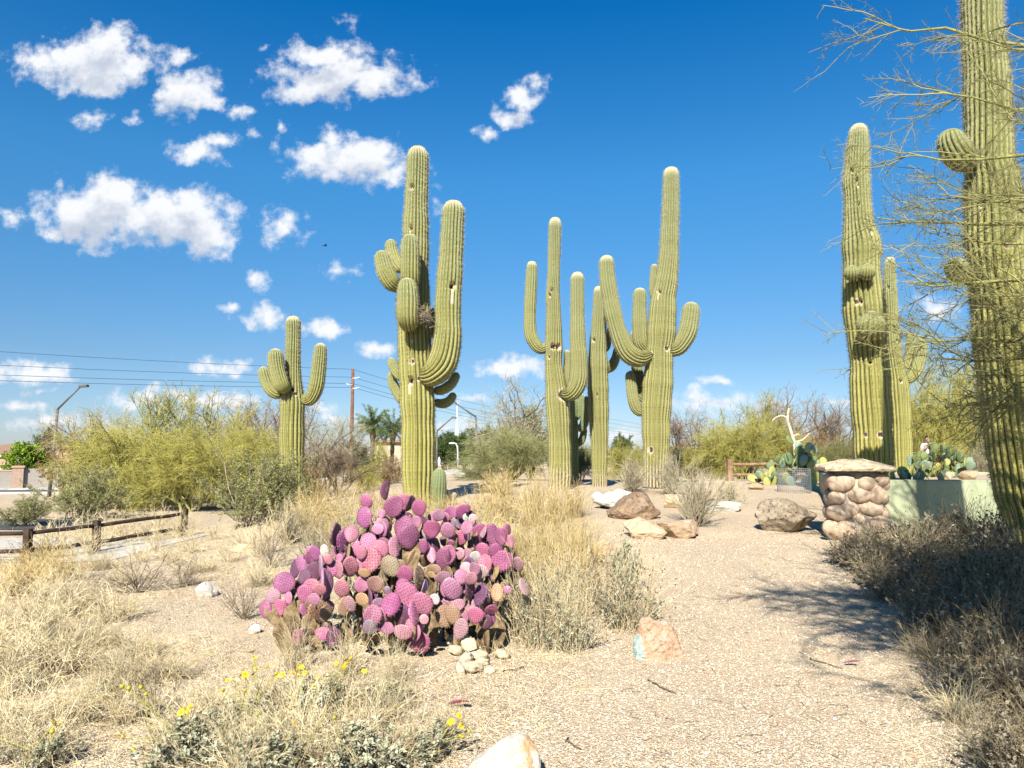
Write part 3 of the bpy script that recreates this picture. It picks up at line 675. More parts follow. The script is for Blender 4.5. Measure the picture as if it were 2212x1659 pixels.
# twig nest wedged behind the front arm
rng = np.random.default_rng(11)
nc = AT(*ZA(820, 795), 14.35); g = Geo(); n = 170
s0 = nc + rng.normal(size=(n, 3)) * (.07, .06, .07); d0 = rdir(rng, n) * (1, .8, .8)
P = grow(rng, s0 - d0 * .09, d0, rng.uniform(.12, .32, n), 4, .2); tubes(g, P, taper(n, 4, .004, .0015), 3, tint=rng.random(n))
tag(g.obj('bird_nest', M_DRYSTEM), 'untidy twig nest wedged against the tall saguaro beside its lowest front arm', 'nest')
# ------------------------------------------------------------------ prickly pears
def pad_mesh(name, mat, seed, spiny=70, bend=.10, notch=0.0):
    """flat obovate joint of unit size: base at the origin, 1 high, 1 wide at most, about .14 thick"""
    rng = np.random.default_rng(seed); nu, nv = 22, 9; g = Geo()
    a = np.linspace(0, 2 * np.pi, nu, endpoint=False)
    ox = .5 * np.sin(a) * (1 - .16 * (np.cos(a) < 0) * np.abs(np.cos(a)) - .10 * np.clip(-np.cos(a), 0, 1) ** 3)
    oz = .5 + .5 * np.cos(a)
    wv = 1 + .035 * np.sin(2 * a + rng.random() * 6) + .03 * np.sin(3 * a + rng.random() * 6); ox *= wv
    q = np.linspace(0, 1, nv)                          # from front centre over the rim to the back centre
    phi = q * np.pi; rad = np.sin(phi) ** .75; th = np.cos(phi)
    cx, cz = 0.0, .5
    V = np.empty((nv, nu, 3)); V[..., 0] = cx + (ox - cx)[None] * rad[:, None]; V[..., 2] = cz + (oz - cz)[None] * rad[:, None]
    V[..., 1] = -.075 * (np.sign(th) * np.abs(th) ** .75)[:, None]
    V[..., 1] += bend * (V[..., 0] ** 2 * 2 - (V[..., 2] - .5) ** 2 * rng.uniform(-1, 1.5)) + .03 * np.sin(V[..., 0] * 7 + rng.random() * 6) * rad[:, None]
    i = np.arange(nv * nu).reshape(nv, nu); nx = np.roll(i, -1, 1)
    g.add(V.reshape(-1, 3), np.stack([i[:-1], i[1:], nx[1:], nx[:-1]], -1).reshape(-1, 4))
    if spiny:
        M = spiny * 3; k = rng.integers(0, nu, M); rim = V[nv // 2, k]; out = unit(np.stack([rim[:, 0], rng.normal(size=M) * .25, rim[:, 2] - .45], 1))
        half = rng.random(M) < .55
        jv = rng.integers(1, nv // 2, M); surf = V[jv, k]; base = np.where(half[:, None], rim, surf)
        out = np.where(half[:, None], unit(out + rdir(rng, M) * .5), unit(np.array((0, -1, 0)) + rdir(rng, M) * .5))
        side = unit(np.cross(out, rdir(rng, M))) * .006; tip = base + out * rng.uniform(.02, .055, M)[:, None]
        g.add(np.stack([base - side, base + side, tip], 1).reshape(-1, 3), np.arange(M * 3).reshape(-1, 3), 1, tint=np.repeat(rng.random(M), 3))
    return g.mesh(name, [mat, M_GLOCHID])
PAL = {'p': (.43, .17, .255), 'P': (.46, .15, .215), 'm': (.305, .095, .185), 'v': (.13, .055, .10), 'g': (.32, .20, .27), 'w': (.50, .42, .38), 't': (.30, .20, .12), 'k': (.42, .22, .24), 'y': (.44, .31, .13)}
PADS = """818,228,42,48,p 805,345,52,68,m 955,150,18,62,v 1010,272,60,76,m 1085,245,45,62,p 1128,245,20,55,v 1198,276,42,56,m 928,320,25,30,p 1090,420,70,78,m 1123,490,72,80,m
1180,375,32,40,p 1225,385,25,45,v 1290,430,55,58,m 1258,462,34,40,w 1340,330,40,40,p 1300,345,35,38,p 1390,345,30,35,p 1430,310,42,45,p 1520,305,48,50,m 1548,280,22,28,m
1592,362,30,40,w 1540,345,22,25,w 1455,385,14,35,g 1480,385,10,40,g 1410,440,42,55,p 1500,495,42,52,P 1545,420,38,45,p 1640,455,45,60,m 1665,450,20,40,g 1730,470,45,70,m
1790,485,40,58,m 1835,450,28,50,m 1860,520,28,45,p 1230,555,30,50,m 1330,560,17,60,v 1288,530,20,35,v 1380,520,25,35,v 1430,530,25,28,p 1570,510,15,75,v 1610,540,20,60,v
1375,650,48,80,m 1415,620,35,60,P 1490,610,35,40,k 1545,620,40,45,k 1605,640,38,45,w 1690,610,28,32,g 1755,590,45,52,m 1800,660,75,65,m 1640,740,52,50,w 1540,715,38,40,w
1600,720,40,45,p 1660,590,45,55,P 1680,680,45,60,P 1370,780,55,38,k 1440,865,60,80,p 1385,870,35,45,p 1505,775,45,45,p 1575,790,40,45,k 1560,880,25,65,v 1500,900,17,65,v
1645,905,38,72,v 1700,920,14,40,v 1100,755,52,55,m 1085,845,52,45,m 1110,910,68,88,m 990,980,62,75,m 1220,975,65,80,P 1312,940,32,36,w 1235,845,10,45,g 970,875,23,32,g
905,970,45,35,g 845,935,15,75,v 875,925,17,40,v 860,1060,55,70,p 925,1060,40,60,p 1080,1060,45,70,v 1160,1040,25,80,p 1235,1085,30,32,k 1215,1150,14,35,p 1207,1252,66,68,m
965,1150,45,40,p 1080,1180,60,50,k 1140,1150,40,60,p 840,1145,42,55,g 805,1120,25,45,v 700,975,38,55,k 785,940,46,42,y 640,860,48,62,k 655,990,25,60,t 470,1030,70,90,t
410,985,35,45,t 520,1040,30,60,t 420,860,60,60,P 370,900,50,60,p 440,940,45,40,p 480,870,40,40,P 218,822,64,68,m 140,920,46,48,k 190,1000,48,55,p 255,930,30,40,p
323,845,20,50,v 292,722,35,62,v 340,690,40,60,p 368,775,38,48,v 440,740,45,65,v 445,605,35,48,m 405,640,42,40,v 400,575,22,22,p 510,590,30,42,w 485,700,15,75,g
515,830,13,100,g 555,720,45,60,p 540,650,30,35,p 620,640,25,25,p 620,720,28,55,k 700,705,52,75,P 845,655,72,78,P 775,600,38,45,p 740,570,30,50,p 835,530,55,65,p
920,570,45,58,P 670,500,38,85,m 710,465,45,55,p 590,470,20,75,v 615,560,22,45,v 860,430,12,40,v 905,440,13,60,v 900,430,40,35,p 940,430,25,50,p 970,490,30,40,t
1020,560,30,65,k 990,590,20,40,v 970,400,28,60,t 1060,690,40,35,t 1240,660,40,55,t 1150,650,20,60,t 1190,780,25,75,t 1290,620,30,50,k 1320,720,35,30,t 1290,760,25,20,t
880,830,50,55,t 800,750,40,30,t 990,700,60,70,t 1480,980,50,35,k 1440,1050,50,60,t 1390,1060,60,70,t 1765,890,42,55,y 1840,870,30,25,p 1910,690,40,60,k 1960,850,25,60,k
1610,1055,50,55,P 1720,1015,42,50,m 1705,1085,45,50,m 1500,1155,45,70,k 318,1215,42,60,m 500,1190,50,40,p 575,1215,50,75,v 1045,330,30,45,v 700,600,35,50,v 1170,500,30,60,v 1470,560,30,50,v 1560,700,40,60,v"""
ZP = zoomer(1000, 1850, 1.8433)
PB = G(846, 1405)
def purple_pear():
    rng = np.random.default_rng(21)
    t = thing('prickly_pear', 'large purple prickly pear with pink and violet pads and corky brown stems', 'cactus', tuple(PB))
    meshes = [pad_mesh('purple_pad', M_PAD, s, 60, b) for s, b in ((1, .10), (2, -.08), (3, .16), (4, .05), (5, -.14), (6, .22))]
    rows = []
    for w in PADS.split():
        a = w.split(','); rows.append((*map(float, a[:4]), a[4]))
    rows.sort(key=lambda r: -r[2] * r[3])
    old = Geo(); rest = Geo(); centres = []
    for i, (cx, cy, rx, ry, k) in enumerate(rows):
        # the plant is a dome: low pads stand in front, high ones further back, the flanks further back too
        dep = PB[1] + .55 - .95 * sst(250, 1150, cy) + .35 * ((cx - 1000) / 900) ** 2 + rng.normal() * .10
        if k in 'tv': dep += .16
        c = AT(*ZP(cx, cy), dep); hx, hz = px(rx * 1.2 / ZP.k, dep), px(ry * 1.16 / ZP.k, dep)
        if hx < .62 * hz:
            wx = hz * rng.uniform(.72, .88); yaw = math.acos(min(1, hx / wx)) * rng.choice((-1, 1))
        else: wx = hx; yaw = rng.normal() * .22
        roll = rng.normal() * .28; tilt = rng.normal() * .2 + (.15 if hx >= .62 * hz else 0)
        o = link('pad', meshes[rng.integers(len(meshes))], t) if i < 100 else None
        from mathutils import Euler, Matrix
        M = Euler((tilt, roll, yaw), 'XYZ').to_matrix(); up = np.array(M @ Vector((0, 0, 1)))
        b = c - up * hz - PB
        col = np.array(PAL[k]) * rng.uniform(.86, 1.12, 3)
        # the older joint this one grows from
        if cy < 1180 and rng.random() < (.6 if cy < 620 else .3):
            kk = rng.choice(list('kmppvm')); q = link('young_pad', meshes[rng.integers(len(meshes))]); s2 = px(rng.uniform(48, 70) / ZP.k, dep); rl = rng.normal() * .35
            dn = np.array((math.sin(rl), rng.normal() * .2, math.cos(rl))); q.location = b - dn * s2 * 1.85 + np.array((0, .05, 0)); q.rotation_euler = (rng.normal() * .2, rl, rng.normal() * .7); q.scale = (s2 * 1.7, s2 * 2, s2 * 2)
            SMALL.append((q, np.array(PAL[kk]) * rng.uniform(.7, 1.0)))
        if o:
            o.location = b; o.rotation_euler = (tilt, roll, yaw); o.scale = (2 * wx, 2 * hz * rng.uniform(.9, 1.15), 2 * hz); o.color = (*col, 1)
            centres.append((c - PB, b, hz))
        else:
            centres.append((c - PB, b, hz)); o = link('young_pad', meshes[rng.integers(len(meshes))]); o.location = b; o.rotation_euler = (tilt, roll, yaw); o.scale = (2 * wx, 2 * hz, 2 * hz)
            SMALL.append((o, col))
    # corky trunks: chains of old joints from the foot up to the clusters
    om = [pad_mesh('old', M_PADOLD, s, 0, .2) for s in (11, 12, 13)]
    pts = [np.array(c[1]) for c in centres]
    sel = [p for p in pts if p[2] > .25]; rng.shuffle(sel)
    allv = [np.array([v.co for v in m.vertices]) for m in om]; allf = [np.array([p.vertices[:] for p in m.polygons]) for m in om]
    foot = np.stack([np.linspace(-.8, .78, 14), rng.normal(size=14) * .12 + .1, np.zeros(14)], 1)
    for p in sel[:52]:
        f0 = foot[np.argmin(np.linalg.norm((foot - p)[:, :2] * (1, .3), axis=1))]; d = p - f0; L = np.linalg.norm(d); n = max(1, int(round(L / .2))); cur = f0.copy() - (0, 0, .05)
        for q in range(n):
            tgt = f0 + d * ((q + 1) / n) + rng.normal(size=3) * .035 * (q < n - 1) - np.array((0, 0, .03)); v = tgt - cur; ln = np.linalg.norm(v)
            M = Vector(v).to_track_quat('Z', 'Y').to_matrix(); an = rng.random() * 6.28
            k = rng.integers(3); S = allv[k] * (ln * rng.uniform(.5, .75), ln * rng.uniform(.6, 1.0), ln * 1.12)
            S = np.stack([S[:, 0] * math.cos(an) - S[:, 1] * math.sin(an), S[:, 0] * math.sin(an) + S[:, 1] * math.cos(an), S[:, 2]], 1)
            old.add(S @ np.array(M).T + cur, allf[k]); cur = tgt
    old.obj('corky_stem', M_PADOLD, t)['kind'] = 'stuff'
    # small joints beyond the hundred largest: one mesh
    g = Geo(); 
    for o, col in SMALL:
        me = o.data; Mx = Matrix.LocRotScale(o.location, o.rotation_euler, o.scale)
        V = np.array([(Mx @ v.co) for v in me.vertices]); nb = 22 * 9
        F4 = np.array([p.vertices[:] for p in me.polygons if len(p.vertices) == 4])
        g.add(V[:nb], F4, 0); cols.append(np.tile(col, (nb, 1))); bpy.data.objects.remove(o)
    me = g.mesh('young_pad', [M_PADV]); at = me.color_attributes.new('tone', 'FLOAT_COLOR', 'POINT')
    at.data.foreach_set('color', np.concatenate([np.concatenate(cols), np.ones((g.n, 1))], 1).astype(np.float32).ravel())
    link('young_pad', me, t)['kind'] = 'stuff'
    return t
SMALL, cols = [], []
def padv_mat():
    m, T, b = newmat('purple_young_pad', .5, .35); geo = T.n('ShaderNodeNewGeometry').outputs['Position']
    c = T.n('ShaderNodeAttribute', attribute_name='tone').outputs['Color']
    vo = T.n('ShaderNodeTexVoronoi', {'Vector': geo, 'Scale': 55.0, 'Randomness': .5})
    n = T.noise(geo, 9.0, 5, .6).outputs['Fac']
    c = T.mix(T.math('MULTIPLY', T.mapr(n, .56, .68), .6), c, (.42, .31, .19, 1))
    c = T.mix(T.math('MULTIPLY', T.mapr(vo.outputs['Distance'], .30, .16), .8), c, (.12, .03, .07, 1)); setc(T, b, c)
    bump(T, b, n, .4, .01); return m
M_PADV = padv_mat()
purple_pear()

def green_pear(label, base, W, H, D, n, size, seed, shape=None):
    """a mounded clump of green joints"""
    rng = np.random.default_rng(seed); t = thing('prickly_pear', label, 'cactus', tuple(base), 0)
    meshes = [pad_mesh('green_pad', M_PADG, 30 + s, 0, b) for s, b in enumerate((.1, -.12, .2, .03))]
    env = shape or (lambda x: H * max(.3, 1 - (abs(x) / (W * .56)) ** 2.4))
    for i in range(n):
        s = size * rng.uniform(.72, 1.15); x = rng.uniform(-.5, .5) * W; y = rng.uniform(-.5, .5) * D * (1 - .5 * (abs(x) / W))
        top = max(env(x) - s * .95, 0); z = top * rng.random() ** .75 - .02 if i % 5 else -.03
        yaw = rng.normal() * .45 if rng.random() < .65 else rng.uniform(-1.5, 1.5); tilt = rng.normal() * .3 + .1; roll = rng.normal() * .35 + .5 * x / W
        o = link('pad', meshes[rng.integers(4)], t, (x, y, z)); o.rotation_euler = (tilt, roll, yaw); o.scale = (s * rng.uniform(.68, .85), s, s)
        q = rng.random(); base_c = np.array((.085, .14, .075)) * (1 - q) + np.array((.15, .185, .06)) * q
        if z < H * .35 and rng.random() < .5: base_c = np.array((.34, .33, .10))
        if rng.random() < .22: base_c = np.array((.22, .30, .22))
        o.color = (*(base_c * rng.uniform(.9, 1.15)), 1)
    return t
bp = np.array((AT(1728, 1040, 21.2)[0], 21.2, 0)); bp[2] = gz(bp[0], bp[1])
green_pear('big green prickly pear mound partly in shade, behind the wire cage', bp, 2.3, 1.6, 1.3, 99, .34, 41,
           lambda x: .42 + .55 * math.exp(-(x / .8) ** 4) + .62 * math.exp(-((x + .02) / .30) ** 2))
bp = AT(2029, 1030, 16.0); bp[2] = PLANT_Z
green_pear('pale blue-green prickly pear on the raised planter, in front of the person', bp, 1.22, .80, .8, 90, .22, 43)
bp = AT(1946, 1037, 13.2); bp[2] = PLANT_Z
green_pear('low yellowish prickly pear with few pads, at the base of the saguaro by the pillar', bp, .42, .30, .3, 9, .22, 47, lambda x: .30)

# dried joints fallen on the gravel
def lump_mesh(name, seed, sub, mats, flat=(1, 1, 1), rough=.25, facets=0, fac=.35, freq=1.6):
    import bmesh
    rng = np.random.default_rng(seed); bm = bmesh.new(); bmesh.ops.create_icosphere(bm, subdivisions=sub, radius=1.0)
    off = Vector(rng.random(3) * 50)
    pl = [(Vector(rdir(rng, 1)[0]), rng.uniform(.48, .80)) for _ in range(facets and facets + 4)]
    for v in bm.verts:
        p = v.co.copy()
        for nrm, d in pl:
            e = p.dot(nrm) - d
            if e > 0: p -= nrm * e
        k = 1 + rough * noise.fractal(p * freq + off, 1.0, 2.0, 4) + (.035 * noise.fractal(p * 5 + off, .9, 2.1, 4) if facets else 0)
        v.co = p * k
    for v in bm.verts: v.co = Vector((v.co.x * flat[0], v.co.y * flat[1], v.co.z * flat[2]))
    me = bpy.data.meshes.new(name); bm.to_mesh(me); bm.free()
    for p in me.polygons: p.use_smooth = facets == 0
    for m in mats: me.materials.append(m)
    return me
M_DEADPAD = rock_mat('bleached_dead_pad', (.88, .76, .55, 1), (.70, .54, .34, 1), (.92, .83, .64, 1), 4.0, (.34, .22, .11, 1), .4, .75, .004)
DEAD = [(990, 1378, 24, 26), (1012, 1393, 22, 22), (985, 1402, 20, 18), (1030, 1415, 24, 20), (1005, 1425, 22, 22), (1018, 1440, 24, 20), (1085, 1412, 19, 15), (1040, 1432, 18, 8), (1056, 1448, 16, 6), (995, 1450, 20, 12)]
rng = np.random.default_rng(17)
for i, (X, Y, rx, ry) in enumerate(DEAD):
    p = G(X, Y + ry * .7); o = link('dead_pad', lump_mesh('dead_pad', 60 + i, 3, [M_DEADPAD], (1, .8, .5), .35), None, (p[0], p[1], p[2] + px(ry, p[1]) * .55))
    o.scale = (px(rx, p[1]),) * 3; o.rotation_euler = (rng.normal() * .5, rng.normal() * .4, rng.random() * 6)
    tag(o, 'bleached dried-out cactus pad lying on the gravel beside the purple prickly pear', 'dead pad', 'dried pads fallen by the purple cactus')
frag = pad_mesh('fallen_pad', M_PAD, 71, 30, .2)
for X, Y, w, lab, c in ((968, 1530, 30, 'pink fallen pad lying flat between the yellow flowers and the gravel', (.50, .12, .18)), (1822, 1441, 20, 'small pink fallen pad alone on the path by the dark shadow', (.50, .22, .32))):
    p = G(X, Y); o = link('fallen_pad', frag, None, (p[0], p[1], p[2] + .03)); o.scale = (px(w, p[1]), px(w, p[1]), px(w * 1.6, p[1])); o.rotation_euler = (1.35, .3, 1.2); o.color = (*c, 1)
    tag(o, lab, 'cactus pad')

# ------------------------------------------------------------------ rocks
def rock(label, box, mat, seed, facets=7, rough=.16, depth=None, rot=0.0, sub=5, bury=.18, cat='rock', z=None, dist=None, name='rock', tiltx=0.0):
    """box = left, top, right, bottom as seen; stands on the ground under its lower edge"""
    x0, y0, x1, y1 = box
    if dist is None: p = G((x0 + x1) / 2, y1)
    else: p = AT((x0 + x1) / 2, y1, dist)
    if z is not None: p[2] = z
    w = px(x1 - x0, p[1]); h = px(y1 - y0, p[1]); d = depth or w * .7
    h2 = max(h - (d * .16 if dist is None else 0), h * .8)
    me = lump_mesh(name, seed, sub, [mat], (1, 1, 1), rough, facets)
    V = np.array([v.co for v in me.vertices]); c, s = math.cos(rot), math.sin(rot)
    V = np.stack([V[:, 0] * c + V[:, 2] * s, V[:, 1], -V[:, 0] * s + V[:, 2] * c], 1)
    lo, hi = V.min(0), V.max(0); V = (V - (lo + hi) / 2) / (hi - lo)
    V *= (w, d, h2 * (1 + bury)); V[:, 2] += h2 * (1 + bury) / 2 - h2 * bury
    V[:, 1] += d * .42
    me.vertices.foreach_set('co', V.astype(np.float32).ravel()); me.update()
    o = link(name, me, None, tuple(p)); return tag(o, label, cat)
rock('round brown lichen-stained boulder in the middle of the rock group', (1316, 1052, 1433, 1124), M_RBROWN, 101, 3, .12)
rock('flat grey-white boulder tucked behind the round brown boulder', (1283, 1048, 1392, 1102), M_RGREY, 102, 5, .14)
rock('layered orange rock lying in front of the round brown boulder', (1353, 1110, 1442, 1167), M_RORANGE, 103, 8, .16, rot=.15)
rock('tan wedge-shaped rock sloping down towards the path', (1425, 1116, 1518, 1166), M_RTAN, 104, 9, .12, rot=.35)
rock('tan block behind the bare bush, right of the round brown boulder', (1435, 1062, 1494, 1099), M_RORANGE, 105, 8, .14)
rock('grey-green flat-topped rock beside the path, right of the bare bush', (1528, 1078, 1606, 1107), M_RGREY, 106, 9, .10)
rock('long low pale rock behind the bare bush', (1490, 1062, 1556, 1082), M_RTAN, 107, 8, .12)
rock('low tan slab half hidden in the tall dry grass', (1278, 1170, 1352, 1228), M_RTAN, 108, 7, .12, bury=.3)
def hull_rock(label, pts, mat, seed, rough=.02):
    """angular block from measured corners: view x, view y, metres behind the nearest corner; rests on the ground"""
    import bmesh
    p = G(*pts[0][:2]); V = [AT(x, y, p[1] + dd) - p for x, y, dd in pts]; V += [np.array((v[0], v[1], -.12)) for v in V if v[2] < .06]
    bm = bmesh.new(); vs = [bm.verts.new(v) for v in V]; bmesh.ops.convex_hull(bm, input=vs); bmesh.ops.delete(bm, geom=[v for v in bm.verts if not v.link_faces], context='VERTS')
    bmesh.ops.bevel(bm, geom=list(bm.edges), offset=.012, segments=1, affect='EDGES'); bmesh.ops.triangulate(bm, faces=bm.faces)
    for _ in range(5): bmesh.ops.subdivide_edges(bm, edges=[e for e in bm.edges if e.calc_length() > .022], cuts=1, use_grid_fill=True); bmesh.ops.triangulate(bm, faces=bm.faces)
    bm.normal_update()
    for v in bm.verts:
        q = v.co; v.co = q + v.normal * (rough * noise.fractal(q * 9 + Vector((seed, 0, 0)), .9, 2.1, 4) + rough * .5 * noise.fractal(q * 30, .8, 2.0, 3))
    me = bpy.data.meshes.new('rock'); bm.to_mesh(me); bm.free(); me.materials.append(mat)
    return tag(link('rock', me, None, tuple(p)), label, 'rock')
hull_rock('squat rust-coloured rock with a turquoise stain on the gravel path', [(1420, 1428, 0), (1372, 1414, .05), (1476, 1420, .06), (1380, 1352, .10), (1408, 1352, .05), (1452, 1356, .10), (1386, 1332, .22), (1440, 1342, .26), (1472, 1400, .2), (1368, 1400, .2)], M_RPINK, 3)
hull_rock('white and rust-streaked rock at the near edge of the path', [(1090, 1740, 0), (1000, 1730, .06), (1172, 1725, .05), (1012, 1650, .14), (1108, 1584, .18), (1118, 1578, .26), (1148, 1590, .24), (1166, 1626, .20), (1168, 1690, .1), (1020, 1640, .34), (1125, 1582, .40), (1160, 1640, .38)], M_RWHITE, 7, .012)
rock('large weathered brown boulder beside the cobble pillar', (1648, 1062, 1780, 1154), M_RDARK, 111, 6, .10, depth=.75)
rock('orange rock at the foot of the tall saguaro', (940, 1058, 985, 1096), M_RORANGE, 112, 7, .14)
rock('broad tan rock in the golden grass right of the tall saguaro', (1018, 1060, 1074, 1100), M_RTAN, 113, 7, .14)
rock('whitish rock at the left edge of the rock group by the slim saguaro', (1278, 1060, 1306, 1082), M_RGREY, 114, 7, .14)
rock('small tan rock at the foot of the big green prickly pear', (1617, 1040, 1652, 1058), M_RTAN, 115, 8, .14)
rock('small white stone left of the purple prickly pear', (534, 1350, 560, 1370), M_RSTONE, 116, 7, .14, sub=3)
rock('pale chipped stone behind the leafless weeds on the left', (420, 1255, 462, 1292), M_RSTONE, 117, 8, .14, sub=3)
rock('tiny brown stone on the open path', (1746, 1660, 1764, 1690), M_RDARK, 118, 5, .1, sub=2) if False else None
rock('left of the two small tan rocks on the planter rim', (2026, 1017, 2043, 1034), M_RTAN, 119, 8, .14, z=PLANT_Z + .06, dist=12.4, sub=3)
rock('right of the two small tan rocks on the planter rim', (2043, 1015, 2062, 1033), M_RORANGE, 120, 8, .14, z=PLANT_Z + .06, dist=12.4, sub=3)
rock('squared tan block lying on the planter rim', (2077, 1015, 2121, 1035), M_RTAN, 121, 10, .06, z=PLANT_Z + .06, dist=12.4, sub=3)
rock('reddish stone on bare soil behind the leftmost weeds', (498, 1172, 545, 1194), M_RORANGE, 122, 6, .14, sub=3)

# ------------------------------------------------------------------ cobble pillar and planter
def box(g, lo, hi, mat=0, bev=0.0, M=None):
    lo, hi = np.array(lo, float), np.array(hi, float); V = np.array([(x, y, z) for x in (lo[0], hi[0]) for y in (lo[1], hi[1]) for z in (lo[2], hi[2])])
    if M is not None: V = V @ np.array(M).T
    g.add(V, [np.array([(0, 1, 3, 2), (4, 6, 7, 5), (0, 4, 5, 1), (2, 3, 7, 6), (0, 2, 6, 4), (1, 5, 7, 3)])], mat); return g
def bevel(o, w, seg=2):
    md = o.modifiers.new('bevel', 'BEVEL'); md.width = w; md.segments = seg; md.limit_method = 'ANGLE'; return o
ROT = R_(-9)
def pillar():
    d = 11.25; fl = AT(1800, 1168, d); fr = AT(1924, 1168, d - .1); w = np.linalg.norm((fr - fl)[:2]); ang = math.atan2(fr[1] - fl[1], fr[0] - fl[0]) + ROT * .6
    cx = (fl + fr) / 2; ax = np.array((math.cos(ang), math.sin(ang))); ay = np.array((-ax[1], ax[0])); c = cx[:2] + ay * w * .42
    z0 = gz(c[0], c[1]); top = AT(1850, 1018, d)[2] - z0
    t = thing('cobble_pillar', 'square pillar of rounded river cobbles with an overhanging pale cap stone', 'pillar', (c[0], c[1], z0), ang)
    bevel(box(Geo(), (-w * .43, -w * .36, -.1), (w * .43, w * .40, top)).obj('core', M_MORTAR, t, smooth=False), .05)
    # stones measured on the front face: centre x, z as fractions, half sizes
    rows = [(645, 1203, 82, 52), (790, 1203, 48, 50), (876, 1170, 38, 28), (850, 1272, 50, 56), (615, 1292, 52, 38), (748, 1277, 70, 46), (695, 1357, 50, 42), (815, 1358, 70, 40), (622, 1385, 75, 46), (740, 1425, 45, 45), (860, 1445, 60, 50), (690, 1490, 105, 68), (830, 1520, 75, 45), (560, 1470, 40, 42), (905, 1215, 22, 30)]
    rng = np.random.default_rng(8); k = 0
    def stone(x, y, z, a, b, c_, rz=0.0):
        nonlocal k; k += 1
        o = link('cobble', lump_mesh('cobble', 200 + k, 3, [M_COBBLE], (1, 1, 1), .07, 0, freq=1.0), t, (x, y, z)); o.scale = (a, b, c_); o.rotation_euler = (rng.normal() * .05, rng.normal() * .16, rz)
    hgt_ = 1560 - 1140
    for (sx, sy, rx, ry) in rows:
        x = ((sx - 745) / 340) * w; z = (1552 - sy) / hgt_ * top; a = rx / 340 * w * 1.03; h = ry / hgt_ * top * 1.03
        stone(x, -w * .36, max(z, h * .7), a, min(a, h) * .72, h)
    for side in (-1, 1):
        for (fy, fz, a, h) in ((-.22, .86, .24, .13), (.16, .84, .20, .13), (-.28, .62, .17, .11), (.06, .60, .22, .12), (-.20, .40, .20, .11), (.20, .38, .2, .12), (-.24, .16, .23, .15), (.2, .14, .22, .15)):
            stone(side * w * .43, fy * w, fz * top, a * w * .55, a * w, h * top, 0)
    for fx in (-.28, .1, .36):
        for fz in (.15, .45, .75): stone(fx * w, w * .40, fz * top, .2 * w, .12 * w, .14 * top)
    # cap: hipped slab with a chipped edge
    g = Geo(); n = 20; o_ = w * .60; q = np.linspace(-1, 1, n); ring = np.concatenate([np.stack([q[:-1], -np.ones(n - 1)], 1), np.stack([np.ones(n - 1), q[:-1]], 1), np.stack([-q[:-1], np.ones(n - 1)], 1), np.stack([-np.ones(n - 1), -q[:-1]], 1)])
    K = len(ring); L = []
    for z, s in ((top + .004, .5), (top + .004, .97), (top + .035, 1.0), (top + .062, 1.0), (top + .078, .96), (top + .13, .62), (top + .175, .26), (top + .18, .0)):
        jit = rng.normal(size=(K, 3)) * (.008, .008, .006) * (s > .1); L.append(np.column_stack([ring * o_ * s * (1, .95), np.full(K, z)]) + jit * (z > top + .01))
    V = np.stack(L); i = np.arange(V.shape[0] * K).reshape(-1, K); nx = np.roll(i, -1, 1)
    g.add(V.reshape(-1, 3), [np.stack([i[:-1], nx[:-1], nx[1:], i[1:]], -1).reshape(-1, 4), i[0][::-1][None]]); g.obj('cap_stone', M_CAP, t, smooth=False)
    return c, ang, w
PC, PANG, PW = pillar()
# raised planter: rendered retaining wall right of the pillar and soil behind it
def planter():
    a = AT(1912, 1165, 11.85)[:2]; b = a + np.array((math.cos(-.03), math.sin(-.03))) * 8.5; c = np.array((7.75, 18.3)); z = PLANT_Z
    t = thing('planter', 'raised planter with a smooth sage-green rendered front wall', 'planter', (a[0], a[1], 0))
    L = lambda p: np.array((p[0] - a[0], p[1] - a[1]))
    def wall(name, p, q, th, z0, z1, mat):
        d = unit(q - p); nr = np.array((-d[1], d[0])) * th; g = Geo(); V = []
        for u in (p, q):
            for s in (u, u + nr): V += [(*L(s), z0), (*L(s), z1)]
        V = np.array(V); g.add(V, [np.array([(0, 4, 5, 1), (2, 3, 7, 6), (0, 2, 6, 4), (1, 5, 7, 3), (0, 1, 3, 2), (4, 6, 7, 5)])]); return bevel(g.obj(name, mat, t, smooth=False), .015)
    wall('front_wall', a, b, .22, -.2, z + .08, M_STUCCO); wall('side_wall', np.array((PC[0] + .2, PC[1] + .35)), c, .2, -.2, z + .06, M_STUCCO)
    g = Geo(); n = 14
    u = np.linspace(0, 1, n)
    A = np.array((PC[0] + .15, PC[1] + .45)); B = b + (0, .12); D = np.array((15.5, 18.3))
    U, Vv = np.meshgrid(u, u); P = ((1 - U)[..., None] * ((1 - Vv)[..., None] * A + Vv[..., None] * c) + U[..., None] * ((1 - Vv)[..., None] * B + Vv[..., None] * D))
    Z = z + .03 * np.sin(P[..., 0] * 3) * np.cos(P[..., 1] * 2.3); i = np.arange(n * n).reshape(n, n)
    g.add(np.stack([P[..., 0] - a[0], P[..., 1] - a[1], Z], -1), np.stack([i[:-1, :-1], i[:-1, 1:], i[1:, 1:], i[1:, :-1]], -1).reshape(-1, 4)); g.obj('soil', M_GROUND, t)
    wall('back_wall', c, np.array((15.5, 18.3)), .2, -.2, z + .05, M_STUCCO)
planter()
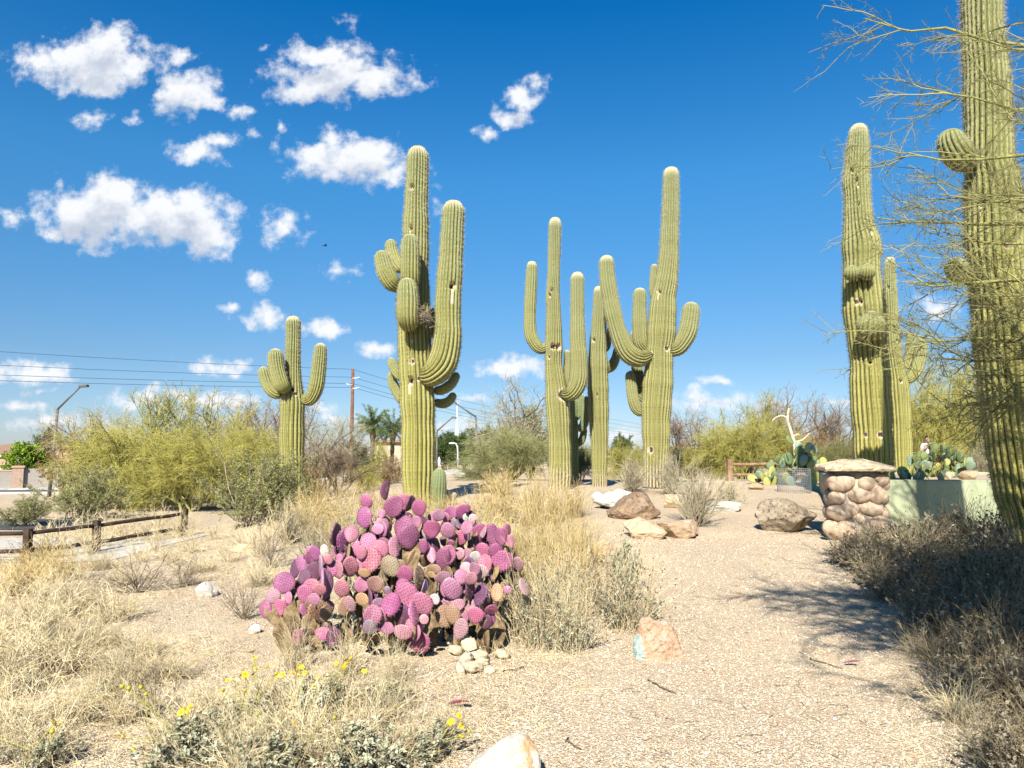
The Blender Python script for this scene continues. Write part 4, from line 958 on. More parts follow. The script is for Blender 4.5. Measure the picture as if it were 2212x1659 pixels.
# wire cage round a seedling
def cage():
    p = G(1716, 1064); r = px(34, p[1]); h = px(51, p[1]); t = thing('wire_cage', 'round cage of galvanised wire mesh in front of the big green prickly pear', 'wire cage', tuple(p))
    g = Geo(); nv, nh = 44, 11; a = np.linspace(0, 2 * np.pi, nv, endpoint=False)
    P = np.stack([np.stack([r * np.cos(a), r * np.sin(a), np.full(nv, z)], 1) for z in (-.02, h)], 1); tubes(g, P, .0032, 3)
    a2 = np.linspace(0, 2 * np.pi, 49)
    P = np.stack([np.stack([r * 1.003 * np.cos(a2), r * 1.003 * np.sin(a2), np.full(49, z)], 1) for z in np.linspace(h * .14, h, nh)]); tubes(g, P, .0032, 3)
    g.obj('wire_mesh', M_WIREM, t)
cage()

# ------------------------------------------------------------------ post and rail fences
def fence(label, posts, mat, ph, railz, th=.07, rr=.055):
    p0 = posts[0]; t = thing('fence', label, 'fence', (p0[0], p0[1], gz(*p0)))
    rng = np.random.default_rng(len(posts)); Z0 = gz(*p0)
    for (x, y) in posts:
        g = Geo(); z = gz(x, y) - Z0; box(g, (-th, -th, -.2), (th, th, ph * rng.uniform(.96, 1.05))); o = g.obj('post', mat, t, (x - p0[0], y - p0[1], z), smooth=False); o.rotation_euler = (rng.normal() * .02, rng.normal() * .02, rng.normal() * .1); bevel(o, .012)
    for (a, b) in zip(posts, posts[1:]):
        for rz in railz:
            A = np.array((*a, gz(*a) + rz)) - (p0[0], p0[1], Z0); B = np.array((*b, gz(*b) + rz)) - (p0[0], p0[1], Z0)
            n = 6; P = A + (B - A) * np.linspace(0, 1, n)[:, None]; P[1:-1] += rng.normal(size=(n - 2, 3)) * .008
            g = Geo(); tubes(g, P, rr, 6, cap=True); g.obj('rail', mat, t)
    return t
fence('low dark post and rail fence beside the pale path on the left', [(-14.5, 10.1), (-10.6, 10.75), (-7.28, 11.3), (-6.75, 12.2), (-6.12, 14.0)], M_WOODDK, .52, (.17, .43), .05, .032)
pr = AT(1575, 1010, 24.5)
fence('weathered wooden post and rail fence behind the green prickly pear', [(pr[0], 24.5), (pr[0] + 3.4, 24.0), (pr[0] + 7, 23.6), (pr[0] + 10.5, 23.2)], M_WOOD, .68, (.2, .54), .085)
# ------------------------------------------------------------------ far street: poles, lamps, palms, houses
def pole_tube(P, r0, r1, mat, name, t, S=10):
    P = np.asarray(P, float); g = Geo(); tubes(g, P, np.linspace(r0, r1, len(P))[None], S, cap=True); return g.obj(name, mat, t)
def loc_to(t, p): return np.asarray(p) - np.array(t.location)
# utility pole and cables
up = AT(762.5, 797, 65); ub = np.array((up[0], up[1], gz(up[0], up[1])))
t = thing('utility_pole', 'tall brown wooden utility pole carrying four cables', 'utility pole', tuple(ub))
pole_tube([(0, 0, -.3), (0, 0, (up[2] - ub[2]) * .5), (0, 0, up[2] - ub[2])], .19, .13, M_POLE, 'shaft', t)
UPZ = [AT(762.5, y, 65)[2] for y in (798, 815, 828.5, 837)]
for z, s in zip(UPZ[1:], (1, -1, 1)):
    g = Geo(); tubes(g, np.array([(0, -.1, 0), (s * .35, -.1, .02), (s * .62, -.1, .10)]), .04, 6, cap=True); g.obj('insulator', M_LAMPW, t, (0, 0, z - ub[2] - .1))
LEFTY = (743, 772.4, 793.3, 805.5)
WL = ('topmost of the four overhead cables', 'second from the top of the four overhead cables', 'third from the top of the four overhead cables', 'lowest of the four overhead cables')
for k in range(4):
    A = AT(0, LEFTY[k], 52); B = np.array((up[0], 64.9, UPZ[k])); A0 = A + (A - B) * 1.2
    C = AT(1320, (905, 914, 924, 930)[k], 150); D = AT(1700, (955, 958, 961, 963)[k], 330)
    def sag(a, b, s, n=18):
        q = np.linspace(0, 1, n)[:, None]; p = a + (b - a) * q; p[:, 2] -= (s * 4 * q * (1 - q))[:, 0]; return p
    P = np.vstack([sag(A0, B, .55), sag(B, C, 1.6)[1:], sag(C, D, 1.2)[1:]]); g = Geo(); tubes(g, P, .019, 4)
    tag(g.obj('overhead_cable', M_CABLE), WL[k] + ' running to the wooden pole', 'cable', 'overhead cables')
def lamp(label, base, knee, tip, head, d, mat=None, r=.09):
    mat = mat or M_METAL; k = AT(*knee, d); b = np.array((AT(*base, d)[0], d, 0)); b[2] = gz(b[0], d)
    t = thing('street_lamp', label, 'street lamp', tuple(b))
    pole_tube([loc_to(t, b) + (0, 0, -.2), loc_to(t, k)], r * 1.25, r * .8, mat, 'pole', t)
    e = AT(*tip, d); pole_tube([loc_to(t, k), loc_to(t, e)], r * .75, r * .55, mat, 'arm', t, 8)
    h = AT(*head, d); v = h - e; g = Geo(); ln = np.linalg.norm(v); M = Vector(v).to_track_quat('X', 'Z').to_matrix()
    box(g, (-.05, -.16, -.06), (ln, .16, .10), 0, 0, M); bevel(g.obj('lamp_head', mat, t, loc_to(t, e), smooth=False), .03)
lamp('grey street lamp with an angled arm, beside the house wall', (109, 1020), (124.5, 884), (174, 835), (190, 834), 46)
lamp('dark street lamp whose arm points right, just past the tall saguaro', (943, 1008), (944, 931), (977, 902), (987, 903), 62)
lamp('dark street lamp whose long arm points left towards the saguaro', (1031, 1012), (1028.3, 901), (984, 871), (972, 864), 55)
wb = AT(988.5, 1031, 52); t = thing('street_lamp', 'short white lamp post with a curved goose-neck head', 'street lamp', (wb[0], 52, gz(wb[0], 52)))
tp = AT(987.5, 962, 52)[2] - t.location[2]
pole_tube([(0, 0, -.2), (0, 0, tp - .5), (-.03, 0, tp - .1), (-.14, 0, tp + .12), (-.28, 0, tp + .15)], .055, .04, M_LAMPW, 'pole', t)
g = Geo(); box(g, (-.62, -.09, -.04), (-.2, .09, .05)); bevel(g.obj('lamp_head', M_LAMPW, t, (0, 0, tp + .14), smooth=False), .03)
g = Geo(); box(g, (-.09, -.13, 0), (.09, -.06, .42)); bevel(g.obj('meter_box', M_WIREM, t, (.02, 0, .95), smooth=False), .02)
# steeple
def steeple():
    d = 190.0; sb = AT(987, 950, d); t = thing('steeple', 'slender white church steeple rising above the dark trees', 'steeple', (sb[0], d, 0)); g = Geo()
    prof = [(0, 7.2), (sb[2] - .2, 7.2)]; zt = lambda Y: AT(987, Y, d)[2]
    S = 8; L = []
    for z, r in ((0, px(6.4, d)), (zt(936), px(6.4, d)), (zt(929), px(3.0, d)), (zt(926), px(2.4, d)), (zt(905), px(1.7, d)), (zt(868.5), .04)):
        a = np.arange(S) * 2 * np.pi / S + np.pi / 8; L.append(np.stack([r * np.cos(a), r * np.sin(a), np.full(S, z)], 1))
    V = np.stack(L); i = np.arange(len(L) * S).reshape(-1, S); nx = np.roll(i, -1, 1); q = np.stack([i[:-1], nx[:-1], nx[1:], i[1:]], -1)
    lo = Geo(); lo.add(V[:2].reshape(-1, 3), q[0].reshape(-1, 4)); lo.obj('tower', M_WHITE, t, smooth=False)
    hi = Geo(); hi.add(V[1:].reshape(-1, 3), q[:4].reshape(-1, 4)); hi.obj('spire', M_WHITE, t, smooth=False)
steeple()
# palms
def palm(label, X, Ytop, Ybase, d, seed, fr=46):
    rng = np.random.default_rng(seed); c = AT(X, Ytop, d); b = AT(X - 3, Ybase, d); b[2] = gz(b[0], d); t = thing('palm_tree', label, 'palm', tuple(b), 0, 'date palms by the flat-roofed building'); c = c - b
    n = 14; z = np.linspace(0, 1, n)[:, None]; P = z * c; r = .26 + .03 * np.sin(np.arange(n) * 2.1); r[-4:] += (.05, .18, .20, .02)
    g = Geo(); tubes(g, P, r[None], 10, cap=True); g.obj('trunk', M_BARK, t)
    g = Geo(); az = rng.random(fr) * 6.28; el = rng.uniform(-.35, 1.35, fr); d0 = np.stack([np.cos(az) * np.cos(el), np.sin(az) * np.cos(el), np.sin(el)], 1)
    K = 9; Pp = grow(rng, np.repeat(c[None], fr, 0) + d0 * .1, d0, rng.uniform(2.3, 3.0, fr), K, .02, (0, 0, -.11)); tubes(g, Pp, taper(fr, K, .035, .01), 3, tint=rng.uniform(.4, .9, fr))
    s, dd, ii, tt = sprout(rng, Pp, 90, .12, 1, .85, .15, -.15); M = len(s)
    leaves(g, s, dd, rdir(rng, M), rng.uniform(.30, .55, M) * (1.1 - .5 * tt), .045, 0, rng.random(M) * .6 + .3 * rng.random(fr)[ii]); g.obj('crown', M_PALM, t)
palm('left of the two date palms, the taller one', 806, 922, 998, 88, 3)
palm('right of the two date palms, partly behind the tall saguaro', 849, 930, 998, 92, 4)
# flat-roofed tan building behind the palms
a = AT(812, 958, 105); t = thing('building', 'low tan flat-roofed building behind the date palms', 'building', (a[0], 105, gz(a[0], 105)))
zt = AT(812, 950, 105)[2] - gz(a[0], 105)
box(Geo(), (0, 0, -.3), (14, 8, zt - .35)).obj('wall', M_HOUSE2, t, smooth=False); box(Geo(), (-.6, -.6, zt - .348), (14.6, 8.6, zt)).obj('roof', M_ROOF, t, smooth=False)
# house on the left
def house():
    d = 74.0; Z = lambda Y: AT(20, Y, d)[2]; X = lambda x: AT(x, 980, d)[0]
    ox = X(0); gz0 = gz(ox, d); t = thing('house', 'brown tile-roofed house with a chimney and an arched dormer window', 'house', (ox, d, gz0))
    z = lambda Y: Z(Y) - gz0; x = lambda v: X(v) - ox
    box(Geo(), (x(-120), 0, -.5), (x(21), 9, z(986))).obj('wall', M_HOUSE, t, smooth=False)
    box(Geo(), (x(-124), -.35, z(986) + .003), (x(22.5), 9.3, z(981.5))).obj('fascia', M_WHITE, t, smooth=False)
    def hip(name, x0, x1, y0, y1, ze, zr, inset, mat):
        ym = (y0 + y1) / 2; V = np.array([(x0, y0, ze), (x1, y0, ze), (x1, y1, ze), (x0, y1, ze), (x0 + inset, ym, zr), (x1 - inset, ym, zr)])
        Geo().add(V, [np.array([(0, 1, 5, 4), (2, 3, 4, 5)]), np.array([(1, 2, 5), (3, 0, 4)]), np.array([(0, 3, 2, 1)])]).obj(name, mat, t, smooth=False)
    hip('roof', x(-126), x(62), -.4, 9.4, z(981.5) + .004, z(955), 4.4, M_ROOF)
    box(Geo(), (x(26), .6, -.5), (x(190), 12, z(966))).obj('wall', M_HOUSE, t, smooth=False)
    hip('roof', x(23), x(196), .2, 12.4, z(966) + .004, z(944), 4.5, M_ROOF)
    for (xa, xb, yb, yt, dy) in ((58, 74, 968, 937, 3.5), (163, 179, 960, 929, 4.5)):
        g = Geo(); box(g, (x(xa), dy, z(yb)), (x(xb), dy + .8, z(yt))); c = g.obj('chimney', M_BRICK, t, smooth=False)
        box(Geo(), (x(xa) - .08, dy - .08, z(yt) + .002), (x(xb) + .08, dy + .88, z(yt - 1.5))).obj('chimney_cap', M_HOUSE2, c, smooth=False)
    # dormer
    xa, xb = x(27), x(48); ze, zr = z(972), z(961); yb = .55
    g = Geo(); V = np.array([(xa, yb, z(984)), (xb, yb, z(984)), (xb, yb, ze), ((xa + xb) / 2, yb, zr), (xa, yb, ze)]); V2 = V + (0, 3.2, 0)
    g.add(np.vstack([V, V2]), [np.array([(0, 1, 2, 3, 4)]), np.array([(1, 6, 7, 2), (0, 4, 9, 5), (2, 7, 8, 3), (3, 8, 9, 4)])]); dm = g.obj('dormer', M_WHITE, t, smooth=False)
    a = np.linspace(0, np.pi, 9); cx = (xa + xb) / 2; r = (xb - xa) * .24; zc = z(973)
    pts = [(cx + r * math.cos(q), yb - .03, zc + r * math.sin(q)) for q in a] + [(cx - r, yb - .03, z(982)), (cx + r, yb - .03, z(982))]
    g = Geo(); g.add(np.array(pts), np.arange(11)[::-1][None]); g.obj('window', M_GLASS, dm, smooth=False)
    g = Geo()
    for q in (.33, .66): box(g, (cx - r + 2 * r * q - .02, yb - .06, z(982)), (cx - r + 2 * r * q + .02, yb - .035, zc + r * .8))
    for q in (.3, .6): box(g, (cx - r, yb - .066, z(982) + (zc - z(982)) * q - .02), (cx + r, yb - .061, z(982) + (zc - z(982)) * q + .02))
    g.obj('muntin', M_WHITE, dm, smooth=False)
    g = Geo(); tubes(g, np.array([(x(3), 4.0, z(962)), (x(3), 4.0, z(951))]), .12, 8, cap=True); g.obj('vent_pipe', M_METAL, t)
house()
def carport():
    d = 68.0; Z = lambda Y: AT(20, Y, d)[2]; X = lambda x: AT(x, 1010, d)[0]; ox = X(-30); gz0 = gz(ox, d); t = thing('carport', 'long dark carport roof with a white fascia behind the block wall', 'carport', (ox, d, gz0))
    z = lambda Y: Z(Y) - gz0; x = lambda v: X(v) - ox
    box(Geo(), (0, 0, z(1013.5)), (x(150), 3.0, z(1009.2))).obj('fascia', M_WHITE, t, smooth=False); box(Geo(), (-.2, -.12, z(1009.2) + .004), (x(152), 3.2, z(1005.6))).obj('roof', M_ROOFDK, t, smooth=False)
    for v in (-25, 12, 28, 104, 121): 
        g = Geo(); box(g, (x(v) - .09, .3, -.4), (x(v) + .09, .48, z(1013.5) - .003)); g.obj('post', M_WHITE if v > 100 else M_POLE, t, smooth=False)
carport()
def block_wall():
    d = 60.0; a = AT(-60, 1057, d); a[2] = gz(a[0], d); b = AT(330, 1057, 66.0)
    t = thing('boundary_wall', 'grey split-face block wall with a red brick column, below the house', 'wall', tuple(a), math.atan2(b[1] - a[1], b[0] - a[0])); L = np.linalg.norm((b - a)[:2])
    h = px(1057 - 1016, d); xc = AT(40, 1050, 61)[0] - a[0]; hw = px(10.3, 61)
    box(Geo(), (-20, 0, -1), (xc - hw - .003, .25, h - .05)).obj('block_panel', M_BLOCK, t, smooth=False)
    box(Geo(), (xc + hw + .003, 0, -1), (L, .25, h + .15)).obj('block_panel', M_BLOCK, t, smooth=False)
    box(Geo(), (-20, -.03, h - .047), (xc - hw - .003, .28, h + .06)).obj('coping', M_HOUSE, t, smooth=False)
    c = box(Geo(), (xc - hw, -.35, -1), (xc + hw, .55, px(1057 - 1010.5, 61))).obj('brick_column', M_BRICK, t, smooth=False)
    zc = px(1057 - 1010.5, 61); box(Geo(), (xc - hw - .07, -.42, zc + .003), (xc + hw + .07, .62, zc + .16)).obj('column_cap', M_HOUSE, c, smooth=False)
    fx = AT(40, 1000, 61); g = Geo(); tubes(g, np.array([(0, 0, 0), (0, 0, .35)]), .035, 6, cap=True); tubes(g, np.array([(-.16, 0, .3), (-.16, 0, .62)]), .012, 4); tubes(g, np.array([(.16, 0, .3), (.16, 0, .62)]), .012, 4); tubes(g, np.array([(-.16, 0, .34), (.16, 0, .34)]), .02, 4); tubes(g, np.array([(0, 0, .62), (0, 0, .70)]), .18, 8, cap=True)
    g.obj('lantern', M_METAL, c, (xc, .1, zc + .165))
block_wall()
# things seen through the gap under the dark trees
b = G(1062, 1029); p = AT(1062, 1030, 58); z0 = gz(p[0], 58)
t = thing('bench', 'red bench on bare ground under the dark trees', 'bench', (p[0], 58, z0))
box(Geo(), (-1.0, -.22, .40), (1.0, .22, .46)).obj('seat', M_BRICK, t, smooth=False); box(Geo(), (-1.0, .24, .55), (1.0, .29, .85)).obj('backrest', M_BRICK, t, smooth=False)
for x in (-.8, .8): g = Geo(); box(g, (x - .04, -.2, -.05), (x + .04, .2, .397)); g.obj('leg', M_METAL, t, smooth=False)
p = AT(946, 1010, 64); z0 = gz(p[0], 64); t = thing('gate_pillar', 'pinkish stucco gate pillar with a small finial, behind the barrel cactus', 'pillar', (p[0], 64, z0))
box(Geo(), (-.45, -.4, -.3), (.45, .4, AT(946, 1008, 64)[2] - z0)).obj('shaft', M_HOUSE, t, smooth=False); box(Geo(), (-.52, -.47, AT(946, 1008, 64)[2] - z0 + .003), (.52, .47, AT(946, 1006, 64)[2] - z0 + .02)).obj('cap', M_HOUSE2, t, smooth=False)
g = Geo(); tubes(g, np.array([(0, 0, 0), (0, 0, .3), (0, 0, .5), (0, 0, .75)]), np.array([[.05, .16, .12, .02]]), 8); g.obj('finial', M_LAMPW, t, (.1, 0, AT(946, 1006, 64)[2] - z0 + .02))
# bird
bp = AT(703, 531, 45); t = thing('bird', 'tiny dark bird gliding in the open sky', 'bird', tuple(bp), .5)
M_BIRD = plain('bird_plumage', (.02, .02, .022, 1), (.03, .03, .03, 1), 20)
g = Geo(); q = np.linspace(-1, 1, 9); P = np.stack([q * .13, 0 * q, .012 * np.cos(q * 3)], 1); tubes(g, P, (.032 * np.sqrt(np.clip(1 - q ** 2, .02, 1)))[None], 8, cap=True)
V = [];
for s in (-1, 1): V += [(.05, s * .02, .01), (-.05, s * .02, .01), (-.06, s * .16, .07), (.03, s * .17, .08), (-.07, s * .30, .03), (-.02, s * .30, .035)]
V = np.array(V); V = np.vstack([V, V + (0, 0, .006)]); f = np.array([(0, 1, 2, 3), (3, 2, 4, 5), (6, 7, 8, 9), (9, 8, 10, 11)]); g.add(V, [np.vstack([f, f + 12])])
g.add(np.array([(-.11, -.015, 0), (-.11, .015, 0), (-.21, .05, 0), (-.21, -.05, 0), (-.11, -.015, .006), (-.11, .015, .006), (-.21, .05, .006), (-.21, -.05, .006)]), [np.array([(0, 1, 2, 3), (4, 5, 6, 7)])]); g.obj('body', M_BIRD, t)

# ------------------------------------------------------------------ person standing behind the planter
def person():
    d = 24.0; hp = AT(2003, 947, d); x0 = hp[0] - .02; z0 = gz(x0, d); top = AT(2003, 942.5, d)[2] - z0
    s = top / 1.72; t = thing('person', 'person in a white short-sleeved shirt standing behind the pale prickly pear', 'person', (x0, d, z0), R_(8)); t.scale = (s,) * 3
    skin = plain('skin', (.52, .31, .22, 1), (.48, .27, .19, 1), 6, .5, .3); hair = plain('hair', (.035, .018, .012, 1), (.02, .012, .01, 1), 20, .6, .3)
    shirt = plain('white_shirt', (.78, .77, .75, 1), (.72, .71, .70, 1), 6, .9, .1); trousers = plain('dark_trousers', (.06, .07, .10, 1), (.05, .055, .08, 1), 6, .9, .1); shoe = plain('shoe', (.05, .045, .04, 1), (.04, .035, .03, 1), 6)
    def skinned(name, V, E, Rd, mat, root=0, sub=2, parent=t):
        me = bpy.data.meshes.new(name); me.from_pydata([Vector(v) for v in V], E, []); o = link(name, me, parent)
        o.modifiers.new('skin', 'SKIN'); 
        for i, r in enumerate(Rd): me.skin_vertices[0].data[i].radius = r if isinstance(r, tuple) else (r, r)
        for i in range(len(V)): me.skin_vertices[0].data[i].use_root = (i == root)
        if sub: md = o.modifiers.new('sub', 'SUBSURF'); md.levels = md.render_levels = sub
        me.materials.append(mat); 
        o.modifiers['skin'].use_smooth_shade = True; return o
    V = [(0, 0, .93), (0, 0, 1.12), (0, -.01, 1.34), (0, 0, 1.43), (0, -.01, 1.49), (0, -.025, 1.56), (0, -.03, 1.62), (0, -.02, 1.68)]; E = [(i, i + 1) for i in range(7)]
    Rd = [(.15, .11), (.14, .10), (.165, .11), (.08, .07), (.055, .058), (.068, .085), (.075, .095), (.055, .07)]
    def chain(st, pts, rs):
        p = st
        for q, r in zip(pts, rs): V.append(q); Rd.append(r); E.append((p, len(V) - 1)); p = len(V) - 1
        return p
    # right hand raised to the chin, left hand on the hip
    hr = chain(2, [(-.18, 0, 1.39), (-.29, -.02, 1.14), (-.16, -.20, 1.30), (-.075, -.19, 1.46)], [.062, .047, .04, .028])
    hl = chain(2, [(.18, 0, 1.39), (.34, .03, 1.16), (.24, -.10, 1.02), (.19, -.13, .97)], [.062, .047, .038, .028])
    for st, c, ax in ((hr, np.array((-.055, -.19, 1.51)), np.array((.25, .05, .96))), (hl, np.array((.155, -.14, .945)), np.array((-.8, -.2, -.55)))):
        pm = chain(st, [tuple(c)], [(.036, .018)]); ax = ax / np.linalg.norm(ax); sd = np.cross(ax, (0, 1, 0)); sd /= np.linalg.norm(sd)
        for k, (off, ln) in enumerate(((-.028, .072), (-.010, .082), (.010, .078), (.028, .062))):
            r0 = c + ax * .04 + sd * off; chain(pm, [tuple(r0), tuple(r0 + ax * ln * .5 + np.array((0, .008, 0))), tuple(r0 + ax * ln * .85 + np.array((0, .03, 0)))], [.009, .0085, .007])
        r0 = c - sd * .036; chain(pm, [tuple(r0), tuple(r0 - sd * .012 + ax * .035 + np.array((0, .012, 0)))], [.011, .009])
    chain(0, [(-.09, 0, .86), (-.10, -.01, .50), (-.11, .02, .09), (-.12, -.12, .04)], [.092, .06, .042, .035]); chain(0, [(.09, 0, .86), (.10, -.01, .50), (.11, .02, .09), (.12, -.12, .04)], [.092, .06, .042, .035])
    # nose
    body = skinned('body', V, E, Rd, skin)
    for sx in (-.03, .03):
        g = Geo(); q = np.linspace(-1, 1, 5); tubes(g, np.stack([q * .011, 0 * q, 0 * q], 1), (.007 * np.sqrt(np.clip(1 - q ** 2, .05, 1)))[None], 6); g.obj('eye', hair, t, (sx, -.118, 1.60))
    g = Geo(); tubes(g, np.array([(0, -.118, 1.605), (0, -.135, 1.575), (0, -.14, 1.562)]), np.array([[.006, .012, .014]]), 6, cap=True); g.obj('nose', skin, t)
    g = Geo(); tubes(g, np.array([(-.022, -.112, 1.53), (0, -.118, 1.532), (.022, -.112, 1.53)]), np.array([[.003, .006, .003]]), 6); g.obj('mouth', plain('lip', (.36, .15, .12, 1), (.33, .14, .11, 1)), t)
    skinned('hair', [(0, .03, 1.66), (0, -.02, 1.715), (0, -.075, 1.69), (0, .06, 1.60), (-.06, -.02, 1.66), (.06, -.02, 1.66)], [(0, 1), (1, 2), (0, 3), (0, 4), (0, 5)], [.075, .06, .04, .06, .045, .045], hair)
    skinned('shirt', [(0, 0, .98), (0, 0, 1.12), (0, -.01, 1.33), (0, 0, 1.42), (-.18, 0, 1.395), (-.25, -.012, 1.23), (.18, 0, 1.395), (.275, .017, 1.26)], [(0, 1), (1, 2), (2, 3), (2, 4), (4, 5), (2, 6), (6, 7)], [(.17, .125), (.165, .12), (.185, .125), (.085, .08), .075, .068, .075, .068], shirt)
    skinned('trousers', [(0, 0, .95), (-.09, 0, .85), (-.10, -.005, .5), (-.11, .015, .10), (.09, 0, .85), (.10, -.005, .5), (.11, .015, .10)], [(0, 1), (1, 2), (2, 3), (0, 4), (4, 5), (5, 6)], [(.165, .125), .105, .078, .062, .105, .078, .062], trousers)
    for sx in (-1, 1): skinned('shoe', [(sx * .11, .05, .045), (sx * .115, -.06, .045), (sx * .125, -.17, .035)], [(0, 1), (1, 2)], [(.045, .05), (.045, .045), (.035, .03)], shoe)
person()
# ------------------------------------------------------------------ plants: each kind is grown once at unit size (1 high, 1 in radius)
PROTO = {}
def base_pts(rng, n, r): 
    a = rng.random(n) * 6.28; q = r * np.sqrt(rng.random(n)); return np.stack([q * np.cos(a), q * np.sin(a), np.full(n, -.03)], 1)
def lean(rng, n, lo, hi):
    a = rng.random(n) * 6.28; e = rng.uniform(lo, hi, n); return np.stack([np.cos(a) * np.sin(e), np.sin(a) * np.sin(e), np.cos(e)], 1)
M_SHSTEM = veg('shaded_stem', (.12, .09, .05, 1), (.42, .34, .20, 1), .8, .15, 0)  # darker copy of the straw, shade painted into the brush stems
M_SHLEAF = veg('shaded_leaf', (.14, .115, .07, 1), (.42, .37, .26, 1), .7, .2, 0)  # brush leaf darkened in colour to stand for the shade on it
def k_weep(rng, twig=M_YGSTEM, dense=1.0, droop=.10):
    st, fo = Geo(), Geo(); n = 10
    P0 = grow(rng, base_pts(rng, n, .12), lean(rng, n, .1, 1.0), rng.uniform(.65, .95, n), 7, .16, (0, 0, .03)); tubes(st, P0, taper(n, 7, .016, .006), 5)
    s, d, i, t = sprout(rng, P0, 15, .25, 1, .7, .3, .15); m = len(s); P1 = grow(rng, s, d, rng.uniform(.28, .5, m), 6, .16, (0, 0, -.03)); tubes(st, P1, taper(m, 6, .0055, .002), 4)
    tone = rng.random(m)
    s, d, i1, t = sprout(rng, P1, int(11 * dense), .1, 1, .6, .3, -.05); m2 = len(s); P2 = grow(rng, s, d, rng.uniform(.10, .30, m2), 5, .12, (0, 0, -droop)); tubes(fo, P2, taper(m2, 5, .0024, .0012), 3, tint=np.clip(.5 * tone[i1] + .5 * rng.random(m2), 0, 1))
    s, d, i2, t = sprout(rng, P2, 6, .1, 1, .55, .3, -.1); m3 = len(s); P3 = grow(rng, s, d, rng.uniform(.05, .15, m3), 3, .15, (0, 0, -droop * 1.6)); tubes(fo, P3, taper(m3, 3, .0018, .0009), 3, tint=np.clip(.45 * tone[i1[i2]] + .55 * rng.random(m3), 0, 1))
    return [('stem', st, M_GBARK), ('foliage', fo, twig)]
def k_upright(rng, twig=M_YGSTEM):
    st, fo = Geo(), Geo(); n = 7
    P0 = grow(rng, base_pts(rng, n, .1), lean(rng, n, .05, .6), rng.uniform(.7, .98, n), 7, .12, (0, 0, .06)); tubes(st, P0, taper(n, 7, .014, .004), 5)
    s, d, i, t = sprout(rng, P0, 12, .25, 1, .6, .2, .1); m = len(s); P1 = grow(rng, s, d, rng.uniform(.2, .42, m), 6, .14, (0, 0, .05)); tubes(st, P1, taper(m, 6, .0045, .0018), 4)
    s, d, i, t = sprout(rng, P1, 9, .15, 1, .6, .25, .05); m = len(s); P2 = grow(rng, s, d, rng.uniform(.06, .18, m), 4, .14, (0, 0, .03)); tubes(fo, P2, taper(m, 4, .002, .001), 3, tint=rng.random(m))
    s, d, i, t = sprout(rng, P2, 5, .2, 1, .6, .3, 0); m = len(s); P3 = grow(rng, s, d, rng.uniform(.02, .06, m), 2, .1); tubes(fo, P3, taper(m, 2, .0014, .0008), 3, tint=rng.random(m))
    return [('stem', st, M_GBARK), ('foliage', fo, twig)]
def k_creo(rng, leaf=M_OLIVE):
    st, fo = Geo(), Geo(); n = 26
    P0 = grow(rng, base_pts(rng, n, .12), lean(rng, n, .05, 1.25), rng.uniform(.6, 1.0, n), 6, .14, (0, 0, .05)); tubes(st, P0, taper(n, 6, .009, .003), 4, tint=rng.random(n))
    s, d, i, t = sprout(rng, P0, 11, .2, 1, .6, .3, .1); m = len(s); P1 = grow(rng, s, d, rng.uniform(.14, .34, m), 5, .16, (0, 0, .03)); tubes(st, P1, taper(m, 5, .0035, .0015), 3, tint=rng.random(m))
    tone = rng.random(m)
    s, d, i1, t = sprout(rng, P1, 7, .2, 1, .6, .3, 0); m = len(s); P2 = grow(rng, s, d, rng.uniform(.05, .13, m), 4, .15); tubes(fo, P2, taper(m, 4, .0018, .001), 3, tint=rng.random(m))
    s, d, i2, t = sprout(rng, P2, 9, .1, 1, .9, .4, 0); m = len(s); leaves(fo, s, d, rdir(rng, m), rng.uniform(.018, .034, m), .012, 0, np.clip(.5 * tone[i1[i2]] + .5 * rng.random(m), 0, 1))
    return [('stem', st, M_DRYSTEM), ('foliage', fo, leaf)]
def k_bare(rng, twig=M_BROWNTWIG, n=6, lift=.05, den=6):
    st, fo = Geo(), Geo()
    P0 = grow(rng, base_pts(rng, n, .05), lean(rng, n, .1, .75), rng.uniform(.45, .7, n), 7, .16, (0, 0, lift)); tubes(st, P0, taper(n, 7, .02, .008), 6)
    s, d, i, t = sprout(rng, P0, 7, .3, 1, .75, .25, .1); m = len(s); P1 = grow(rng, s, d, rng.uniform(.25, .45, m), 6, .2, (0, 0, lift * .6)); tubes(st, P1, taper(m, 6, .007, .0028), 4)
    s, d, i, t = sprout(rng, P1, den, .15, 1, .8, .25, 0); m = len(s); P2 = grow(rng, s, d, rng.uniform(.12, .26, m), 5, .2); tubes(fo, P2, taper(m, 5, .0028, .0014), 3, tint=rng.random(m))
    s, d, i, t = sprout(rng, P2, den, .1, 1, .8, .3, 0); m = len(s); P3 = grow(rng, s, d, rng.uniform(.05, .13, m), 4, .2); tubes(fo, P3, taper(m, 4, .0017, .0009), 3, tint=rng.random(m))
    s, d, i, t = sprout(rng, P3, 2, .1, 1, .8, .3, 0); m = len(s); P4 = grow(rng, s, d, rng.uniform(.02, .06, m), 2, .2); tubes(fo, P4, taper(m, 2, .0011, .0007), 3, tint=rng.random(m))
    return [('trunk', st, M_BARK), ('crown', fo, twig)]
